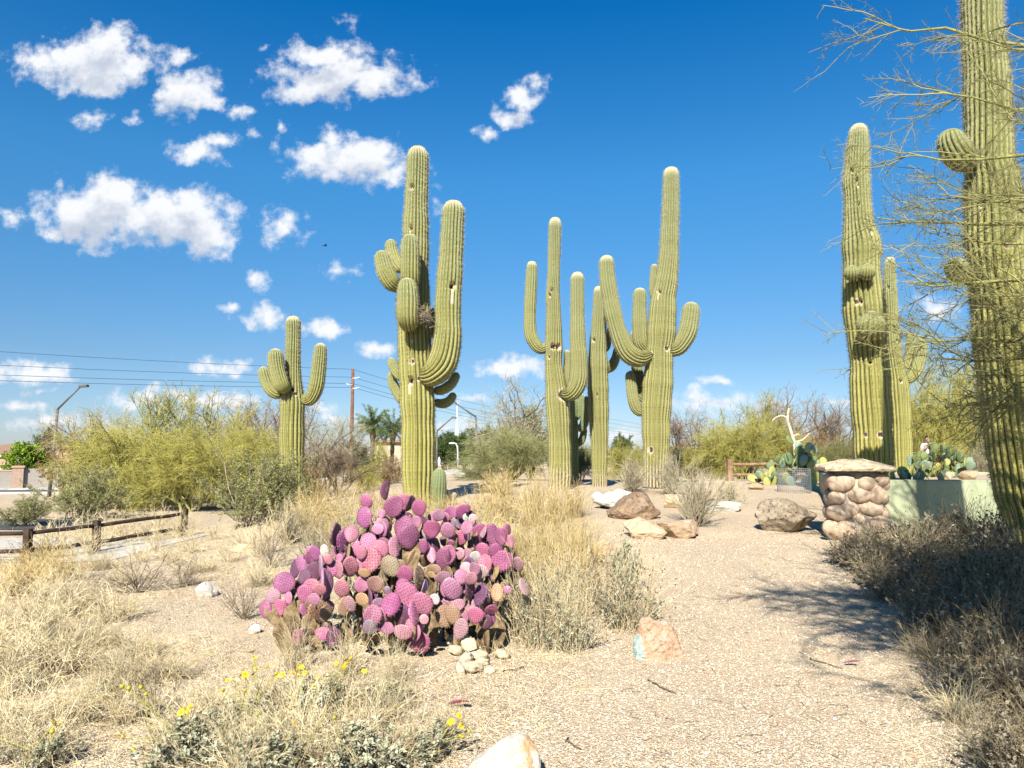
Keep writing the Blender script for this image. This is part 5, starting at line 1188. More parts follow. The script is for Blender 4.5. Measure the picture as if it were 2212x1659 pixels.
def k_ever(rng, leaf=M_DKLEAF, nl=15000, size=.045, low=.12):
    st, fo = Geo(), Geo()
    P0 = grow(rng, np.zeros((1, 3)) - (0, 0, .03), np.array([[0, 0, 1.]]), .8, 7, .06); tubes(st, P0, taper(1, 7, .05, .015), 8)
    s, d, i, t = sprout(rng, P0, 46, .15, 1, 1.1, .25, .2); m = len(s); P1 = grow(rng, s, d, rng.uniform(.4, .75, m) * (1 - .45 * t), 6, .13, (0, 0, .05)); tubes(st, P1, taper(m, 6, .014, .004), 4)
    s, d, i, t = sprout(rng, P1, 7, .35, 1, .8, .3, .1); m = len(s); P2 = grow(rng, s, d, rng.uniform(.12, .26, m), 4, .2, (0, 0, .04)); tubes(st, P2, taper(m, 4, .004, .002), 3)
    tone = rng.random(m); per = max(1, nl // m)
    s, d, i, t = sprout(rng, P2, per, .1, 1, .9, .4, .1); m = len(s); s = s + rng.normal(size=(m, 3)) * .025; leaves(fo, s, d, rdir(rng, m), rng.uniform(.6, 1.2, m) * size, size * .5, 0, np.clip(.6 * tone[i] + .4 * rng.random(m), 0, 1))
    return [('trunk', st, M_BARK), ('crown', fo, leaf)]
def k_gold(rng, mat=M_GOLD, n=120, arch=.10, spread=.55):
    st, fo = Geo(), Geo(); a = base_pts(rng, n, .30)
    P0 = grow(rng, a, lean(rng, n, .0, spread) + a * .8 * (1, 1, 0), rng.uniform(.35, 1.15, n), 7, .13, (0, 0, -arch * .5)); tn = rng.random(n); tubes(fo, P0, taper(n, 7, .0062, .0026), 3, tint=tn)
    s, d, i, t = sprout(rng, P0, 5, .3, 1, .5, .25, .05); m = len(s); P1 = grow(rng, s, d, rng.uniform(.10, .38, m), 5, .16, (0, 0, -arch * .5)); tubes(fo, P1, taper(m, 5, .0042, .0018), 3, tint=np.clip(tn[i] + rng.normal(size=m) * .2, 0, 1))
    n2 = 120; a = base_pts(rng, n2, .35); P2 = grow(rng, a, lean(rng, n2, .1, 1.2), rng.uniform(.2, .5, n2), 4, .15, (0, 0, -.08)); tubes(st, P2, taper(n2, 4, .006, .003), 3, tint=rng.random(n2) * .6)
    return [('stem', st, M_DRYSTEM), ('foliage', fo, mat)]
def k_drybush(rng, mat=M_DRYSTEM, fine=M_GREYTWIG, n=46):
    st, fo = Geo(), Geo()
    P0 = grow(rng, base_pts(rng, n, .10), lean(rng, n, .05, 1.1), rng.uniform(.5, 1.0, n), 6, .12, (0, 0, .05)); tubes(st, P0, taper(n, 6, .009, .0035), 4, tint=rng.random(n))
    s, d, i, t = sprout(rng, P0, 7, .2, 1, .5, .25, .1); m = len(s); P1 = grow(rng, s, d, rng.uniform(.12, .36, m), 5, .15, (0, 0, .02)); tubes(fo, P1, taper(m, 5, .0038, .0018), 3, tint=rng.random(m))
    s, d, i, t = sprout(rng, P1, 6, .15, 1, .6, .3, .0); m = len(s); P2 = grow(rng, s, d, rng.uniform(.04, .14, m), 4, .2); tubes(fo, P2, taper(m, 4, .0022, .0012), 3, tint=rng.random(m))
    return [('stem', st, mat), ('foliage', fo, fine)]
def k_brittle(rng, leaf=M_GREYLEAF, n=30, nleaf=15, lsize=.085, dry=70, straw=M_STRAW):
    st, fo, sw = Geo(), Geo(), Geo()
    P0 = grow(rng, base_pts(rng, n, .18), lean(rng, n, .1, 1.25), rng.uniform(.35, .75, n), 6, .16, (0, 0, .06)); tubes(st, P0, taper(n, 6, .008, .0035), 4, tint=rng.random(n))
    s, d, i, t = sprout(rng, P0, 5, .25, 1, .7, .3, .15); m = len(s); P1 = grow(rng, s, d, rng.uniform(.10, .28, m), 5, .18, (0, 0, .04)); tubes(st, P1, taper(m, 5, .0045, .002), 3, tint=rng.random(m))
    tone = rng.random(m); s, d, i, t = sprout(rng, P1, nleaf, .35, 1, 1.0, .35, .15); m = len(s); leaves(fo, s, d, rdir(rng, m) * .6 + (0, 0, 1), rng.uniform(.5, 1.15, m) * lsize, lsize * .55, 0, np.clip(.4 * tone[i] + .6 * rng.random(m), 0, 1))
    n = dry; a = base_pts(rng, n, .4); P2 = grow(rng, a, lean(rng, n, .05, .9), rng.uniform(.5, 1.1, n), 6, .14, (0, 0, -.02)); tubes(sw, P2, taper(n, 6, .0032, .0016), 3, tint=rng.random(n))
    s, d, i, t = sprout(rng, P2, 4, .45, 1, .55, .25, .05); m = len(s); P3 = grow(rng, s, d, rng.uniform(.08, .28, m), 4, .15); tubes(sw, P3, taper(m, 4, .0022, .0012), 3, tint=rng.random(m))
    tips = P3[rng.random(m) < .3, -1]; 
    if len(tips): 
        q = np.array([(1, 0, 0), (0, 1, 0), (-1, 0, 0), (0, -1, 0), (0, 0, 1), (0, 0, -1)]) * .011; V = tips[:, None] + q[None]; f = np.array([(0, 1, 4), (1, 2, 4), (2, 3, 4), (3, 0, 4), (1, 0, 5), (2, 1, 5), (3, 2, 5), (0, 3, 5)])
        sw.add(V.reshape(-1, 3), (np.arange(len(tips))[:, None, None] * 6 + f[None]).reshape(-1, 3), 1)
    return [('stem', st, M_DRYSTEM), ('foliage', fo, leaf), ('dry_stalk', sw, (straw, M_SEED))]
def k_weed(rng, mat=M_DRYSTEM, n=22):
    st, fo = Geo(), Geo()
    P0 = grow(rng, base_pts(rng, n, .06), lean(rng, n, .1, 1.15), rng.uniform(.5, 1.05, n), 6, .13, (0, 0, .04)); tubes(st, P0, taper(n, 6, .009, .004), 4, tint=rng.random(n) * .6)
    s, d, i, t = sprout(rng, P0, 6, .25, 1, .6, .25, .1); m = len(s); P1 = grow(rng, s, d, rng.uniform(.10, .35, m), 5, .16, (0, 0, .03)); tubes(fo, P1, taper(m, 5, .005, .0025), 3, tint=rng.random(m))
    s, d, i, t = sprout(rng, P1, 3, .3, 1, .7, .3, .1); m = len(s); P2 = grow(rng, s, d, rng.uniform(.04, .12, m), 3, .2); tubes(fo, P2, taper(m, 3, .0032, .002), 3, tint=rng.random(m))
    return [('stem', st, mat), ('foliage', fo, mat)]
KINDS = {
    'weep': (k_weep, {}, 3), 'weepfine': (k_weep, {'dense': 1.4, 'droop': .16}, 2), 'upright': (k_upright, {}, 2), 'creo': (k_creo, {}, 2), 'olive': (k_weep, {'twig': M_OLIVE, 'dense': 1.3, 'droop': .04}, 2),
    'bare': (k_bare, {}, 3), 'bareg': (k_bare, {'twig': M_GREYTWIG}, 2), 'ever': (k_ever, {}, 3), 'bright': (k_ever, {'leaf': M_BRIGHTLEAF, 'nl': 9000, 'size': .07}, 1), 'russet': (k_creo, {'leaf': M_RUSSET}, 1),
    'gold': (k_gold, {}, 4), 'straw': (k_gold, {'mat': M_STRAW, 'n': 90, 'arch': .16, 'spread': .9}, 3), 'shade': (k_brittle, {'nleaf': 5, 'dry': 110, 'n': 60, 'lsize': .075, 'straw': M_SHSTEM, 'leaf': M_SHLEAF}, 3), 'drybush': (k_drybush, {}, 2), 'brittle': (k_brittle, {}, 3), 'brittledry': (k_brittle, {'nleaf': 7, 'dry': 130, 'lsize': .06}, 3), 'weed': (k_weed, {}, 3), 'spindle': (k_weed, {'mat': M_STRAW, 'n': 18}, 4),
}
PICK = {}
def proto(kind):
    fn, kw, nv = KINDS[kind]; PICK[kind] = (PICK.get(kind, -1) + 1) % nv; key = (kind, PICK[kind])
    if key not in PROTO:
        r = np.random.default_rng(abs(hash(kind)) % 1 + sum(map(ord, kind)) * 7 + PICK[kind])
        out = []
        for nm, g, m in fn(r, **kw):
            V = np.concatenate(g.v); out.append((nm, g, m, V))
        allv = np.concatenate([o[3] for o in out]); top = np.percentile(allv[:, 2], 99.7); rad = np.percentile(np.hypot(allv[:, 0], allv[:, 1]), 97)
        res = []
        for nm, g, m, V in out:
            g.v = [V / (rad, rad, top)]; res.append((nm, g.mesh(nm, m if isinstance(m, tuple) else [m])))
        PROTO[key] = res
    return PROTO[key]
prng = np.random.default_rng(99)
def plant(kind, name, label, cat, X, d, topY, wpx, group=None, baseY=None, z=None, thick=None):
    """stands at view column X, distance d; reaches up to view row topY and is wpx wide as seen"""
    p = AT(X, 1000, d); p[2] = gz(p[0], d) if z is None else z
    h = AT(X, topY, d)[2] - p[2]; r = px(wpx / 2, d)
    t = thing(name, label, cat, tuple(p), prng.random() * 6.28, group); t.scale = (r, r, h)
    for nm, me in proto(kind): link(nm, me, t)
    return t
S, TR = 'shrub', 'tree'
# --- far and middle distance, left to right
plant('bare', 'bare_tree', 'small bare tree behind the bright green hedge, left of the grey street lamp', TR, 112, 66, 898, 85)
plant('ever', 'garden_tree', 'small dark-topped garden tree beside the house chimney', TR, 96, 70, 922, 46)
plant('bright', 'garden_bush', 'vivid yellow-green rounded bush growing above the brick-columned wall', 'bush', 55, 64, 957, 84)
plant('bareg', 'willow_tree', 'wispy drooping tree with dark crooked limbs, right of the grey street lamp', TR, 215, 34, 880, 200)
plant('russet', 'russet_shrub', 'olive-brown shrub beside the grey street lamp', S, 165, 30, 925, 150)
plant('weepfine', 'palo_verde', 'dense yellow-green palo verde at the left, right beside the grey lamp', TR, 268, 22.5, 905, 300)
plant('weep', 'palo_verde', 'dense yellow-green palo verde, second from the grey lamp', TR, 410, 21, 922, 320)
plant('weepfine', 'palo_verde', 'yellow-green palo verde directly left of the short saguaro', TR, 545, 24, 915, 230)
plant('upright', 'palo_verde', 'tall airy palo verde with upright sprays above the dense yellow-green ones', TR, 362, 25, 832, 215)
plant('upright', 'palo_verde', 'airy palo verde top between the upright sprays and the short saguaro', TR, 500, 27, 868, 200)
plant('bareg', 'bare_tree', 'pale leafless tree behind the short saguaro on its left side', TR, 470, 31, 848, 260)
plant('bare', 'bare_tree', 'leafless brown tree behind the short saguaro', TR, 590, 30, 842, 260)
plant('bareg', 'bare_tree', 'low leafless tree between the short saguaro and the wooden pole', TR, 700, 27, 898, 230)
plant('bare', 'bare_shrub', 'tangled brown leafless shrub in front of the wooden pole', S, 735, 22, 952, 200)
plant('russet', 'mesquite', 'grey-brown bush low behind the short saguaro', S, 650, 20, 985, 170)
plant('creo', 'dark_shrub', 'dark olive shrub at the left end of the palo verdes', S, 165, 18.5, 1000, 220)
plant('creo', 'low_shrub', 'low olive shrub by the pale path, left of the dark olive one', S, 60, 17, 1062, 150)
plant('creo', 'creosote_bush', 'large grey-green creosote bush in front of the short saguaro', S, 535, 14.0, 968, 270)
plant('creo', 'creosote_bush', 'smaller grey-green creosote bush at the foot of the short saguaro', S, 622, 14.6, 990, 130)
plant('ever', 'evergreen_tree', 'dark evergreen tree left of the date palms', TR, 768, 72, 952, 90)
plant('upright', 'young_palo_verde', 'slim pale green young tree in front of the flat-roofed building', TR, 822, 40, 950, 50)
plant('russet', 'russet_shrub', 'rusty brown shrub left of the tall saguaro foot', S, 838, 26, 985, 90)
plant('weep', 'low_shrub', 'low yellowish shrub under the date palms', S, 795, 24, 1000, 100)
E = 'dark evergreens across the street'
plant('ever', 'evergreen_tree', 'dark evergreen tree just right of the tall saguaro', TR, 962, 70, 934, 84)
plant('ever', 'evergreen_tree', 'dark evergreen tree under the white steeple', TR, 1004, 74, 928, 84)
plant('ever', 'evergreen_tree', 'dark evergreen tree right of the white steeple', TR, 1046, 69, 921, 96)
plant('ever', 'evergreen_tree', 'evergreen tree behind the long-armed street lamp', TR, 1092, 72, 926, 100)
plant('ever', 'pine_tree', 'brighter green pine behind the leafless tree, left of the slim saguaro', TR, 1145, 42, 880, 86)
plant('bareg', 'bare_tree', 'tall leafless pale tree left of the slim three-armed saguaro', TR, 1098, 29, 815, 260)
plant('olive', 'palo_verde', 'broad olive palo verde left of the slim three-armed saguaro', TR, 1105, 25, 918, 240)
plant('creo', 'low_shrub', 'low green shrub right of the short white lamp', S, 1025, 27, 990, 110)
plant('olive', 'dark_shrub', 'dark shrub in the shade between the middle saguaros', S, 1255, 24, 960, 90)
plant('weep', 'palo_verde', 'low yellow palo verde between the central and the many-armed saguaro', TR, 1352, 30, 952, 130)
plant('ever', 'far_tree', 'far green tree top between the central and the many-armed saguaro', TR, 1345, 95, 938, 60)
plant('bare', 'mesquite', 'dark twiggy mesquite right of the many-armed saguaro', TR, 1490, 30, 872, 190)
plant('weep', 'low_shrub', 'yellowish shrub under the dark twiggy mesquite', S, 1485, 28, 965, 160)
plant('weepfine', 'palo_verde', 'weeping yellow-green palo verde behind the bare bush', TR, 1600, 27, 905, 200)
plant('upright', 'palo_verde', 'tall airy palo verde above the weeping one', TR, 1618, 28, 845, 190)
plant('weep', 'palo_verde', 'palo verde behind the big green prickly pear', TR, 1700, 29, 915, 150)
plant('bare', 'bare_tree', 'leafless brownish tree above the big green prickly pear', TR, 1715, 34, 842, 260)
plant('bare', 'bare_tree', 'leafless brownish tree left of the saguaro with the ball bud', TR, 1810, 33, 858, 220)
plant('olive', 'palo_verde', 'dark green palo verde left of the saguaro with the ball bud', TR, 1805, 29, 945, 160)
plant('russet', 'mesquite', 'brownish dense shrub behind the big green prickly pear', S, 1760, 30, 930, 170)
plant('weepfine', 'palo_verde', 'leafy palo verde right of the forked slender saguaro', TR, 2035, 24.8, 815, 220)
plant('upright', 'palo_verde', 'airy palo verde top behind the massive close saguaro', TR, 2090, 27, 772, 220)
plant('olive', 'palo_verde', 'dark palo verde behind the person', TR, 2010, 26.5, 885, 170)
plant('drybush', 'dry_bush', 'dry tan bush right of the person behind the planter', S, 2120, 21, 950, 150)
plant('olive', 'dark_shrub', 'dark shrub at the right edge behind the massive saguaro', S, 2190, 23, 880, 180)
# dead pale snag
sb = AT(1706, 1000, 25.5); t = thing('dead_tree', 'bleached dead snag with broken limbs above the big green prickly pear', TR, (sb[0], 25.5, gz(sb[0], 25.5)))
L = lambda X, Y: AT(X, Y, 25.5) - np.array(t.location)
M_SNAG = plain('bleached_wood', (.62, .54, .42, 1), (.40, .33, .24, 1), 8, .9, .1, .4)
g = Geo(); tubes(g, smooth_path([(*L(1722, 1010), .08), (*L(1716, 960), .07), (*L(1708, 930), .06), (*L(1701, 908), .05), (*L(1704, 882), .03)], 16)[0][:, :3], np.linspace(.085, .035, 16)[None], 7, cap=True); g.obj('trunk', M_SNAG, t)
for pts in ([(1716, 955), (1730, 952), (1740, 945), (1748, 936)], [(1703, 905), (1690, 898), (1676, 902), (1668, 910)], [(1712, 945), (1722, 938), (1728, 940)]):
    g = Geo(); tubes(g, smooth_path([(*L(*q), .0) for q in pts], 10)[0][:, :3], np.linspace(.04, .015, 10)[None], 6, cap=True); g.obj('limb', M_SNAG, t)
# far belt of scrub that closes the horizon
def far_scrub():
    rng = np.random.default_rng(4); fo = Geo(); N = 420; x = rng.uniform(-150, 190, N); y = rng.uniform(85, 150, N); z = hgt(x, y)
    a = np.abs(x / y); keep = (a < .9); x, y, z = x[keep], y[keep], z[keep]; N = len(x)
    per = 130; i = np.repeat(np.arange(N), per); h = rng.uniform(1.6, 3.6, N); q = rdir(rng, N * per) * np.cbrt(rng.random(N * per))[:, None]
    pos = np.stack([x[i] + q[:, 0] * h[i] * 1.3, y[i] + q[:, 1] * h[i] * 1.2, z[i] + h[i] * (.5 + .5 * q[:, 2])], 1); leaves(fo, pos, rdir(rng, N * per), rdir(rng, N * per), .55, .35, 0, np.clip(rng.random(N)[i] * .6 + rng.random(N * per) * .4, 0, 1))
    return fo.obj('far_scrub', veg('far_scrub_leaf', (.10, .11, .045, 1), (.26, .25, .11, 1), .8, .1, 0))
stuff(far_scrub(), 'distant belt of desert scrub along the horizon', 'scrub')
# --- dry grass on the mound behind the purple cactus
GB = 'clumps of golden grass on the mound'
lab = 'clump of tall golden dry grass on the mound behind the purple prickly pear'
for X, d, top, w in ((655, 12.8, 1052, 80), (700, 13.4, 1030, 90), (745, 12.6, 1024, 90), (790, 13.2, 1030, 90), (845, 12.9, 1040, 80), (905, 12.8, 1048, 80), (960, 13.6, 1060, 80), (1050, 13.4, 1040, 90), (1095, 13.2, 1012, 100), (1150, 12.9, 1002, 100), (1195, 13.1, 1022, 90), (1240, 13.6, 1030, 80), (720, 10.6, 1085, 90), (980, 11.2, 1072, 90), (1045, 10.6, 1066, 100), (680, 11.6, 1075, 90)):
    plant('gold', 'golden_grass', lab, 'dry grass', X, d, top, w, GB)
GT = 'tall straw clumps right of the purple cactus'; lab = 'tall straw-coloured grass clump between the purple prickly pear and the gravel path'
for X, d, top, w in ((1120, 8.6, 1068, 130), (1170, 8.8, 1048, 130), (1225, 8.6, 1066, 120), (1265, 9.2, 1092, 100), (1150, 7.6, 1095, 140), (1205, 7.5, 1120, 130), (1255, 7.7, 1140, 110), (1120, 7.0, 1140, 110)):
    plant('gold', 'straw_grass', lab, 'dry grass', X, d, top, w, GT)
plant('brittledry', 'brittlebush', 'half-dry grey-leaved bush hugging the right side of the purple prickly pear', S, 1150, 6.35, 1165, 190)
plant('brittledry', 'brittlebush', 'half-dry grey-leaved bush below the tall straw grass', S, 1225, 6.3, 1215, 170)
plant('brittledry', 'brittlebush', 'spiky bush with sparse grey leaves reaching over the path, right of the straw grass', S, 1350, 6.9, 1165, 210)
plant('brittle', 'brittlebush', 'pale leafy bush in front of the low tan slab', S, 1345, 8.4, 1140, 110)
plant('brittledry', 'brittlebush', 'ashy bush with white leaves behind the purple prickly pear', S, 800, 7.8, 1090, 190)
plant('brittledry', 'brittlebush', 'ashy bush with white leaves right behind the top of the purple prickly pear', S, 1040, 7.9, 1078, 170)
for X, d, top, w, l in ((630, 11.4, 1070, 130, 'grey twiggy scrub at the foot of the short saguaro'), (770, 10.8, 1062, 130, 'ashy scrub behind the single upright violet pad'), (880, 11.6, 1062, 110, 'ashy scrub at the foot of the tall saguaro, on its left'), (1010, 12.2, 1058, 100, 'ashy scrub beside the broad tan rock'), (690, 9.4, 1105, 120, 'sparse grey scrub behind the left pads of the purple prickly pear')):
    plant('drybush' if X < 700 else 'brittledry', 'dry_scrub', l, S, X, d, top, w)
plant('brittledry', 'brittlebush', 'grey half-dry bush in the middle of the tall straw grass', S, 1215, 7.0, 1150, 170)
plant('weed', 'leafless_weed', 'dark leafless weed rising from the straw grass beside the path', 'weed', 1300, 7.4, 1160, 150)
plant('drybush', 'bare_bush', 'bare spreading grey bush standing alone beside the path', S, 1502, 12.7, 985, 165)
plant('drybush', 'dry_bush', 'dry bush at the foot of the many-armed saguaro, on its right', S, 1445, 17.2, 975, 120)
plant('drybush', 'dry_bush', 'dry bush at the foot of the many-armed saguaro, on its left', S, 1365, 17.6, 972, 140)
plant('brittledry', 'dry_bush', 'small ashy bush by the wooden fence post', S, 1572, 15.6, 1022, 90)
plant('gold', 'straw_grass', 'straw clump between the white lamp and the slim saguaro', 'dry grass', 1075, 17, 1000, 120)
# --- left field
GL = 'dry weeds in the left field'; rr = np.random.default_rng(31)
lab = 'clump of dry golden weeds in the field along the dark fence'
for X, Y, hp, w in ((140, 1205, 70, 110), (225, 1182, 75, 100), (280, 1172, 80, 100), (330, 1168, 75, 100), (390, 1164, 65, 100), (205, 1200, 85, 110), (345, 1190, 70, 110), (120, 1190, 80, 120), (185, 1178, 85, 120), (250, 1165, 85, 110), (305, 1160, 80, 110), (360, 1155, 70, 110), (415, 1160, 60, 100), (470, 1165, 50, 90), (530, 1185, 70, 90), (575, 1200, 95, 110), (620, 1180, 110, 120), (230, 1230, 60, 120), (420, 1195, 55, 110), (500, 1215, 60, 110), (380, 1220, 50, 120), (100, 1240, 80, 140), (270, 1265, 60, 130), (570, 1265, 70, 100), (450, 1235, 45, 120), (150, 1255, 80, 130), (320, 1215, 60, 120), (60, 1290, 110, 150)):
    p = G(X, Y); plant('spindle' if Y < 1225 else ('gold' if rr.random() < .45 else 'straw'), 'golden_weed', lab, 'dry weed', X, p[1], Y - hp, w, GL)
lab2 = 'sprawling pale straw weed in the near left field'
for X, Y, hp, w in ((20, 1370, 150, 210), (110, 1380, 140, 210), (190, 1330, 110, 180), (40, 1470, 160, 240), (150, 1460, 150, 240), (240, 1400, 100, 170), (60, 1590, 150, 260), (290, 1480, 110, 200), (200, 1560, 120, 240), (130, 1300, 90, 160), (270, 1340, 80, 150), (20, 1430, 120, 200), (330, 1420, 80, 150), (380, 1470, 90, 160), (120, 1640, 140, 240), (300, 1560, 100, 180)):
    p = G(X, Y); plant('straw', 'straw_weed', lab2, 'dry weed', X, p[1], Y - hp, w, 'sprawling straw weeds in the near left field')
for X, Y, hp, w, l in ((310, 1280, 95, 190, 'broad leafless weed in the middle of the left field'), (540, 1338, 100, 130, 'dark-stemmed leafless weed just left of the purple prickly pear'), (405, 1268, 70, 110, 'leafless weed left of the pale chipped stone'), (590, 1228, 110, 90, 'leafless weed behind the left pads of the purple prickly pear'), (200, 1312, 75, 150, 'brown twiggy weed in the left field in front of the fence'), (355, 1545, 110, 170, 'dark twiggy weed left of the yellow flowers'), (100, 1205, 60, 120, 'grey twiggy weed at the foot of the nearest dark fence post')):
    p = G(X, Y); plant('weed', 'leafless_weed', l, 'weed', X, p[1], Y - hp, w)
for X, Y, hp, w, l in ((160, 1395, 75, 150, 'small grey-green brittlebush in the middle of the straw weeds'), (255, 1510, 70, 150, 'small grey-green brittlebush left of the dark twiggy weed'), (70, 1500, 70, 150, 'grey-green brittlebush near the left edge'), (25, 1640, 90, 190, 'grey-green brittlebush in the bottom left corner')):
    p = G(X, Y); plant('brittledry', 'brittlebush', l, S, X, p[1], Y - hp, w)
# --- shaded brush along the right side of the path
lab = 'wiry grey-leaved bush in the shade along the right edge of the path'
for X, Y, hp, w in ((1850, 1225, 95, 170), (1925, 1215, 105, 170), (2005, 1215, 130, 170), (2090, 1215, 150, 180), (2170, 1225, 160, 180), (1935, 1300, 110, 210), (2030, 1310, 150, 220), (2130, 1320, 170, 220), (2205, 1330, 190, 220), (2010, 1390, 120, 220), (2110, 1420, 170, 240), (2200, 1450, 200, 240), (2090, 1520, 150, 220), (2190, 1560, 190, 260), (2160, 1680, 190, 260), (2240, 1700, 220, 260), (1890, 1250, 100, 170), (1970, 1260, 120, 180), (2060, 1265, 150, 180), (2150, 1270, 170, 200), (2080, 1365, 160, 220), (2170, 1385, 190, 230), (2000, 1345, 120, 190), (2060, 1465, 140, 200), (2150, 1500, 190, 240)):
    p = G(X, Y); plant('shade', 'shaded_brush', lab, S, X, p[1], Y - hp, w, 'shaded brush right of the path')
for X, Y, hp, w in ((1835, 1215, 70, 120), (1890, 1200, 75, 120), (1950, 1205, 90, 130), (1880, 1262, 80, 130), (1940, 1250, 100, 140), (1975, 1420, 90, 150), (2040, 1560, 110, 170), (2100, 1640, 120, 190)):
    p = G(X, Y); plant('straw', 'brush_straw', 'arching dry straw along the path side of the shaded brush', 'dry grass', X, p[1], Y - hp, w, 'straw along the shaded brush')
plant('straw', 'golden_weed', 'golden straw fringe at the foot of the cobble pillar', 'dry weed', 1860, 9.9, 1130, 150)
plant('straw', 'golden_weed', 'golden straw tuft in front of the sage-green planter wall', 'dry weed', 1960, 9.6, 1110, 150)
# ------------------------------------------------------------------ near brittlebush in flower
def petal_head(r):
    g = Geo(); n = 11
    for k in range(n):
        a = k * 6.283 / n; c, s = math.cos(a), math.sin(a); V = np.array([(.25, -.10, .05), (.9, -.17, .12), (1.05, 0, .02), (.9, .17, .12), (.25, .10, .05)]) * r
        V = np.stack([V[:, 0] * c - V[:, 1] * s, V[:, 0] * s + V[:, 1] * c, V[:, 2]], 1); g.add(V, np.arange(5)[None], 0)
    a = np.linspace(0, 6.283, 9)[:-1]; L = np.stack([np.stack([q * r * np.cos(a), q * r * np.sin(a), np.full(8, z * r)], 1) for q, z in ((.42, .02), (.40, .18), (.22, .30), (.02, .33))]); i = np.arange(32).reshape(4, 8); nx = np.roll(i, -1, 1)
    g.add(L.reshape(-1, 3), np.stack([i[:-1], nx[:-1], nx[1:], i[1:]], -1).reshape(-1, 4), 1)
    return g.mesh('flower_head', [M_YELLOW, plain('flower_disc', (.62, .36, .01, 1), (.5, .28, .01, 1), 60)])
HEAD = petal_head(.0175)
def bud_mesh():
    g = Geo(); a = np.linspace(0, 6.283, 8)[:-1]; L = np.stack([np.stack([q * .011 * np.cos(a), q * .011 * np.sin(a), np.full(7, z * .011)], 1) for q, z in ((.1, -.9), (.8, -.5), (1, .1), (.7, .7), (.1, .95))]); i = np.arange(35).reshape(5, 7); nx = np.roll(i, -1, 1)
    g.add(L.reshape(-1, 3), np.stack([i[:-1], nx[:-1], nx[1:], i[1:]], -1).reshape(-1, 4)); return g.mesh('flower_bud', [M_BUD])
BUD = bud_mesh(); frng = np.random.default_rng(51)
M_FSTALK = plain('flower_stalk', (.40, .36, .09, 1), (.30, .28, .08, 1), 10, .7, .2)
def flowering(label, X, Y, hp, w, heads, buds=()):
    p = G(X, Y); t = plant('brittle', 'brittlebush', label, S, X, p[1], Y - hp, w, None); t.rotation_euler = (0, 0, 0); sx, sy, sz = t.scale; st = Geo()
    for lst, me, nm in ((heads, HEAD, 'flower_head'), (buds, BUD, 'flower_bud')):
        for (fx, fy, n) in lst:
            for k in range(n):
                q = AT(fx + frng.normal() * 7 * (n > 1), fy + frng.normal() * 6 * (n > 1), p[1] + frng.normal() * .10); lq = (q - p) / (sx, sy, sz)
                o = link(nm, me, t, tuple(lq)); s = frng.uniform(.85, 1.2); o.scale = (s / sx, s / sy, s / sz); o.rotation_euler = (frng.uniform(.2, 1.0), frng.normal() * .4, frng.random() * 6.28)
                b = np.array((frng.normal() * .25, frng.normal() * .25, .15)); m = (b + lq) / 2 + frng.normal(size=3) * .05; P = smooth_path([(*b, 0), (*m, 0), (*(lq - (0, 0, .01)), 0)], 8)[0][:, :3]; tubes(st, P, np.full((1, 8), .0022 / sx), 4)
    if st.n: st.obj('flower_stalk', M_FSTALK, t)
    return t
flowering('flowering brittlebush with the largest yellow blooms, left below the purple prickly pear', 560, 1585, 110, 220, [(548, 1450, 4), (568, 1418, 2), (572, 1441, 3), (528, 1468, 2), (510, 1470, 1), (600, 1470, 1)], [(500, 1490, 1), (595, 1440, 1), (615, 1455, 1), (540, 1500, 2)])
flowering('flowering brittlebush with a row of yellow blooms at the foot of the purple prickly pear', 690, 1560, 115, 230, [(650, 1447, 4), (667, 1446, 3), (748, 1435, 3), (770, 1430, 4), (700, 1462, 1), (620, 1462, 2), (800, 1450, 1)], [(690, 1480, 1), (640, 1500, 1), (720, 1470, 1)])
flowering('low leafy brittlebush with few yellow blooms at the bottom, left of centre', 440, 1655, 130, 240, [(420, 1532, 3), (437, 1525, 1)], [(300, 1480, 2), (330, 1485, 1), (340, 1500, 1), (290, 1590, 2), (312, 1620, 1)])
flowering('leafy brittlebush with a single bloom, at the bottom below the large blooms', 610, 1690, 170, 260, [(655, 1560, 1), (720, 1545, 1)], [(575, 1545, 1), (640, 1600, 1)])
flowering('brittlebush with a yellow twin bloom beside the white and rust-streaked rock', 930, 1640, 95, 190, [(985, 1553, 2), (1000, 1556, 2)], [(1005, 1590, 2), (1020, 1580, 1)])
flowering('leafy brittlebush without blooms at the bottom, nearest the white rock', 800, 1680, 150, 260, [], [(735, 1550, 1), (850, 1600, 1)])
flowering('small grey brittlebush under the lowest purple pad', 850, 1520, 70, 170, [], [])
flowering('sparse flower stalks with two yellow blooms near the lower left corner', 140, 1660, 90, 120, [(160, 1557, 2), (42, 1580, 1)], [(150, 1580, 1), (25, 1590, 1)])
# straw standing among the near flowers and left of the path
lab = 'thin straw tuft among the yellow flowers'
for X, Y, hp, w in ((470, 1560, 130, 190), (620, 1530, 130, 200), (730, 1540, 150, 200), (840, 1560, 140, 180), (520, 1640, 150, 220), (700, 1660, 170, 240), (880, 1650, 150, 200), (400, 1600, 130, 200), (650, 1450, 130, 110), (760, 1460, 140, 130), (960, 1600, 110, 130), (860, 1480, 120, 110), (560, 1700, 170, 240), (780, 1600, 150, 200), (640, 1620, 150, 200)):
    p = G(X, Y); plant('straw', 'straw_tuft', lab, 'dry grass', X, p[1], Y - hp, w, 'thin straw tufts among the flowers')
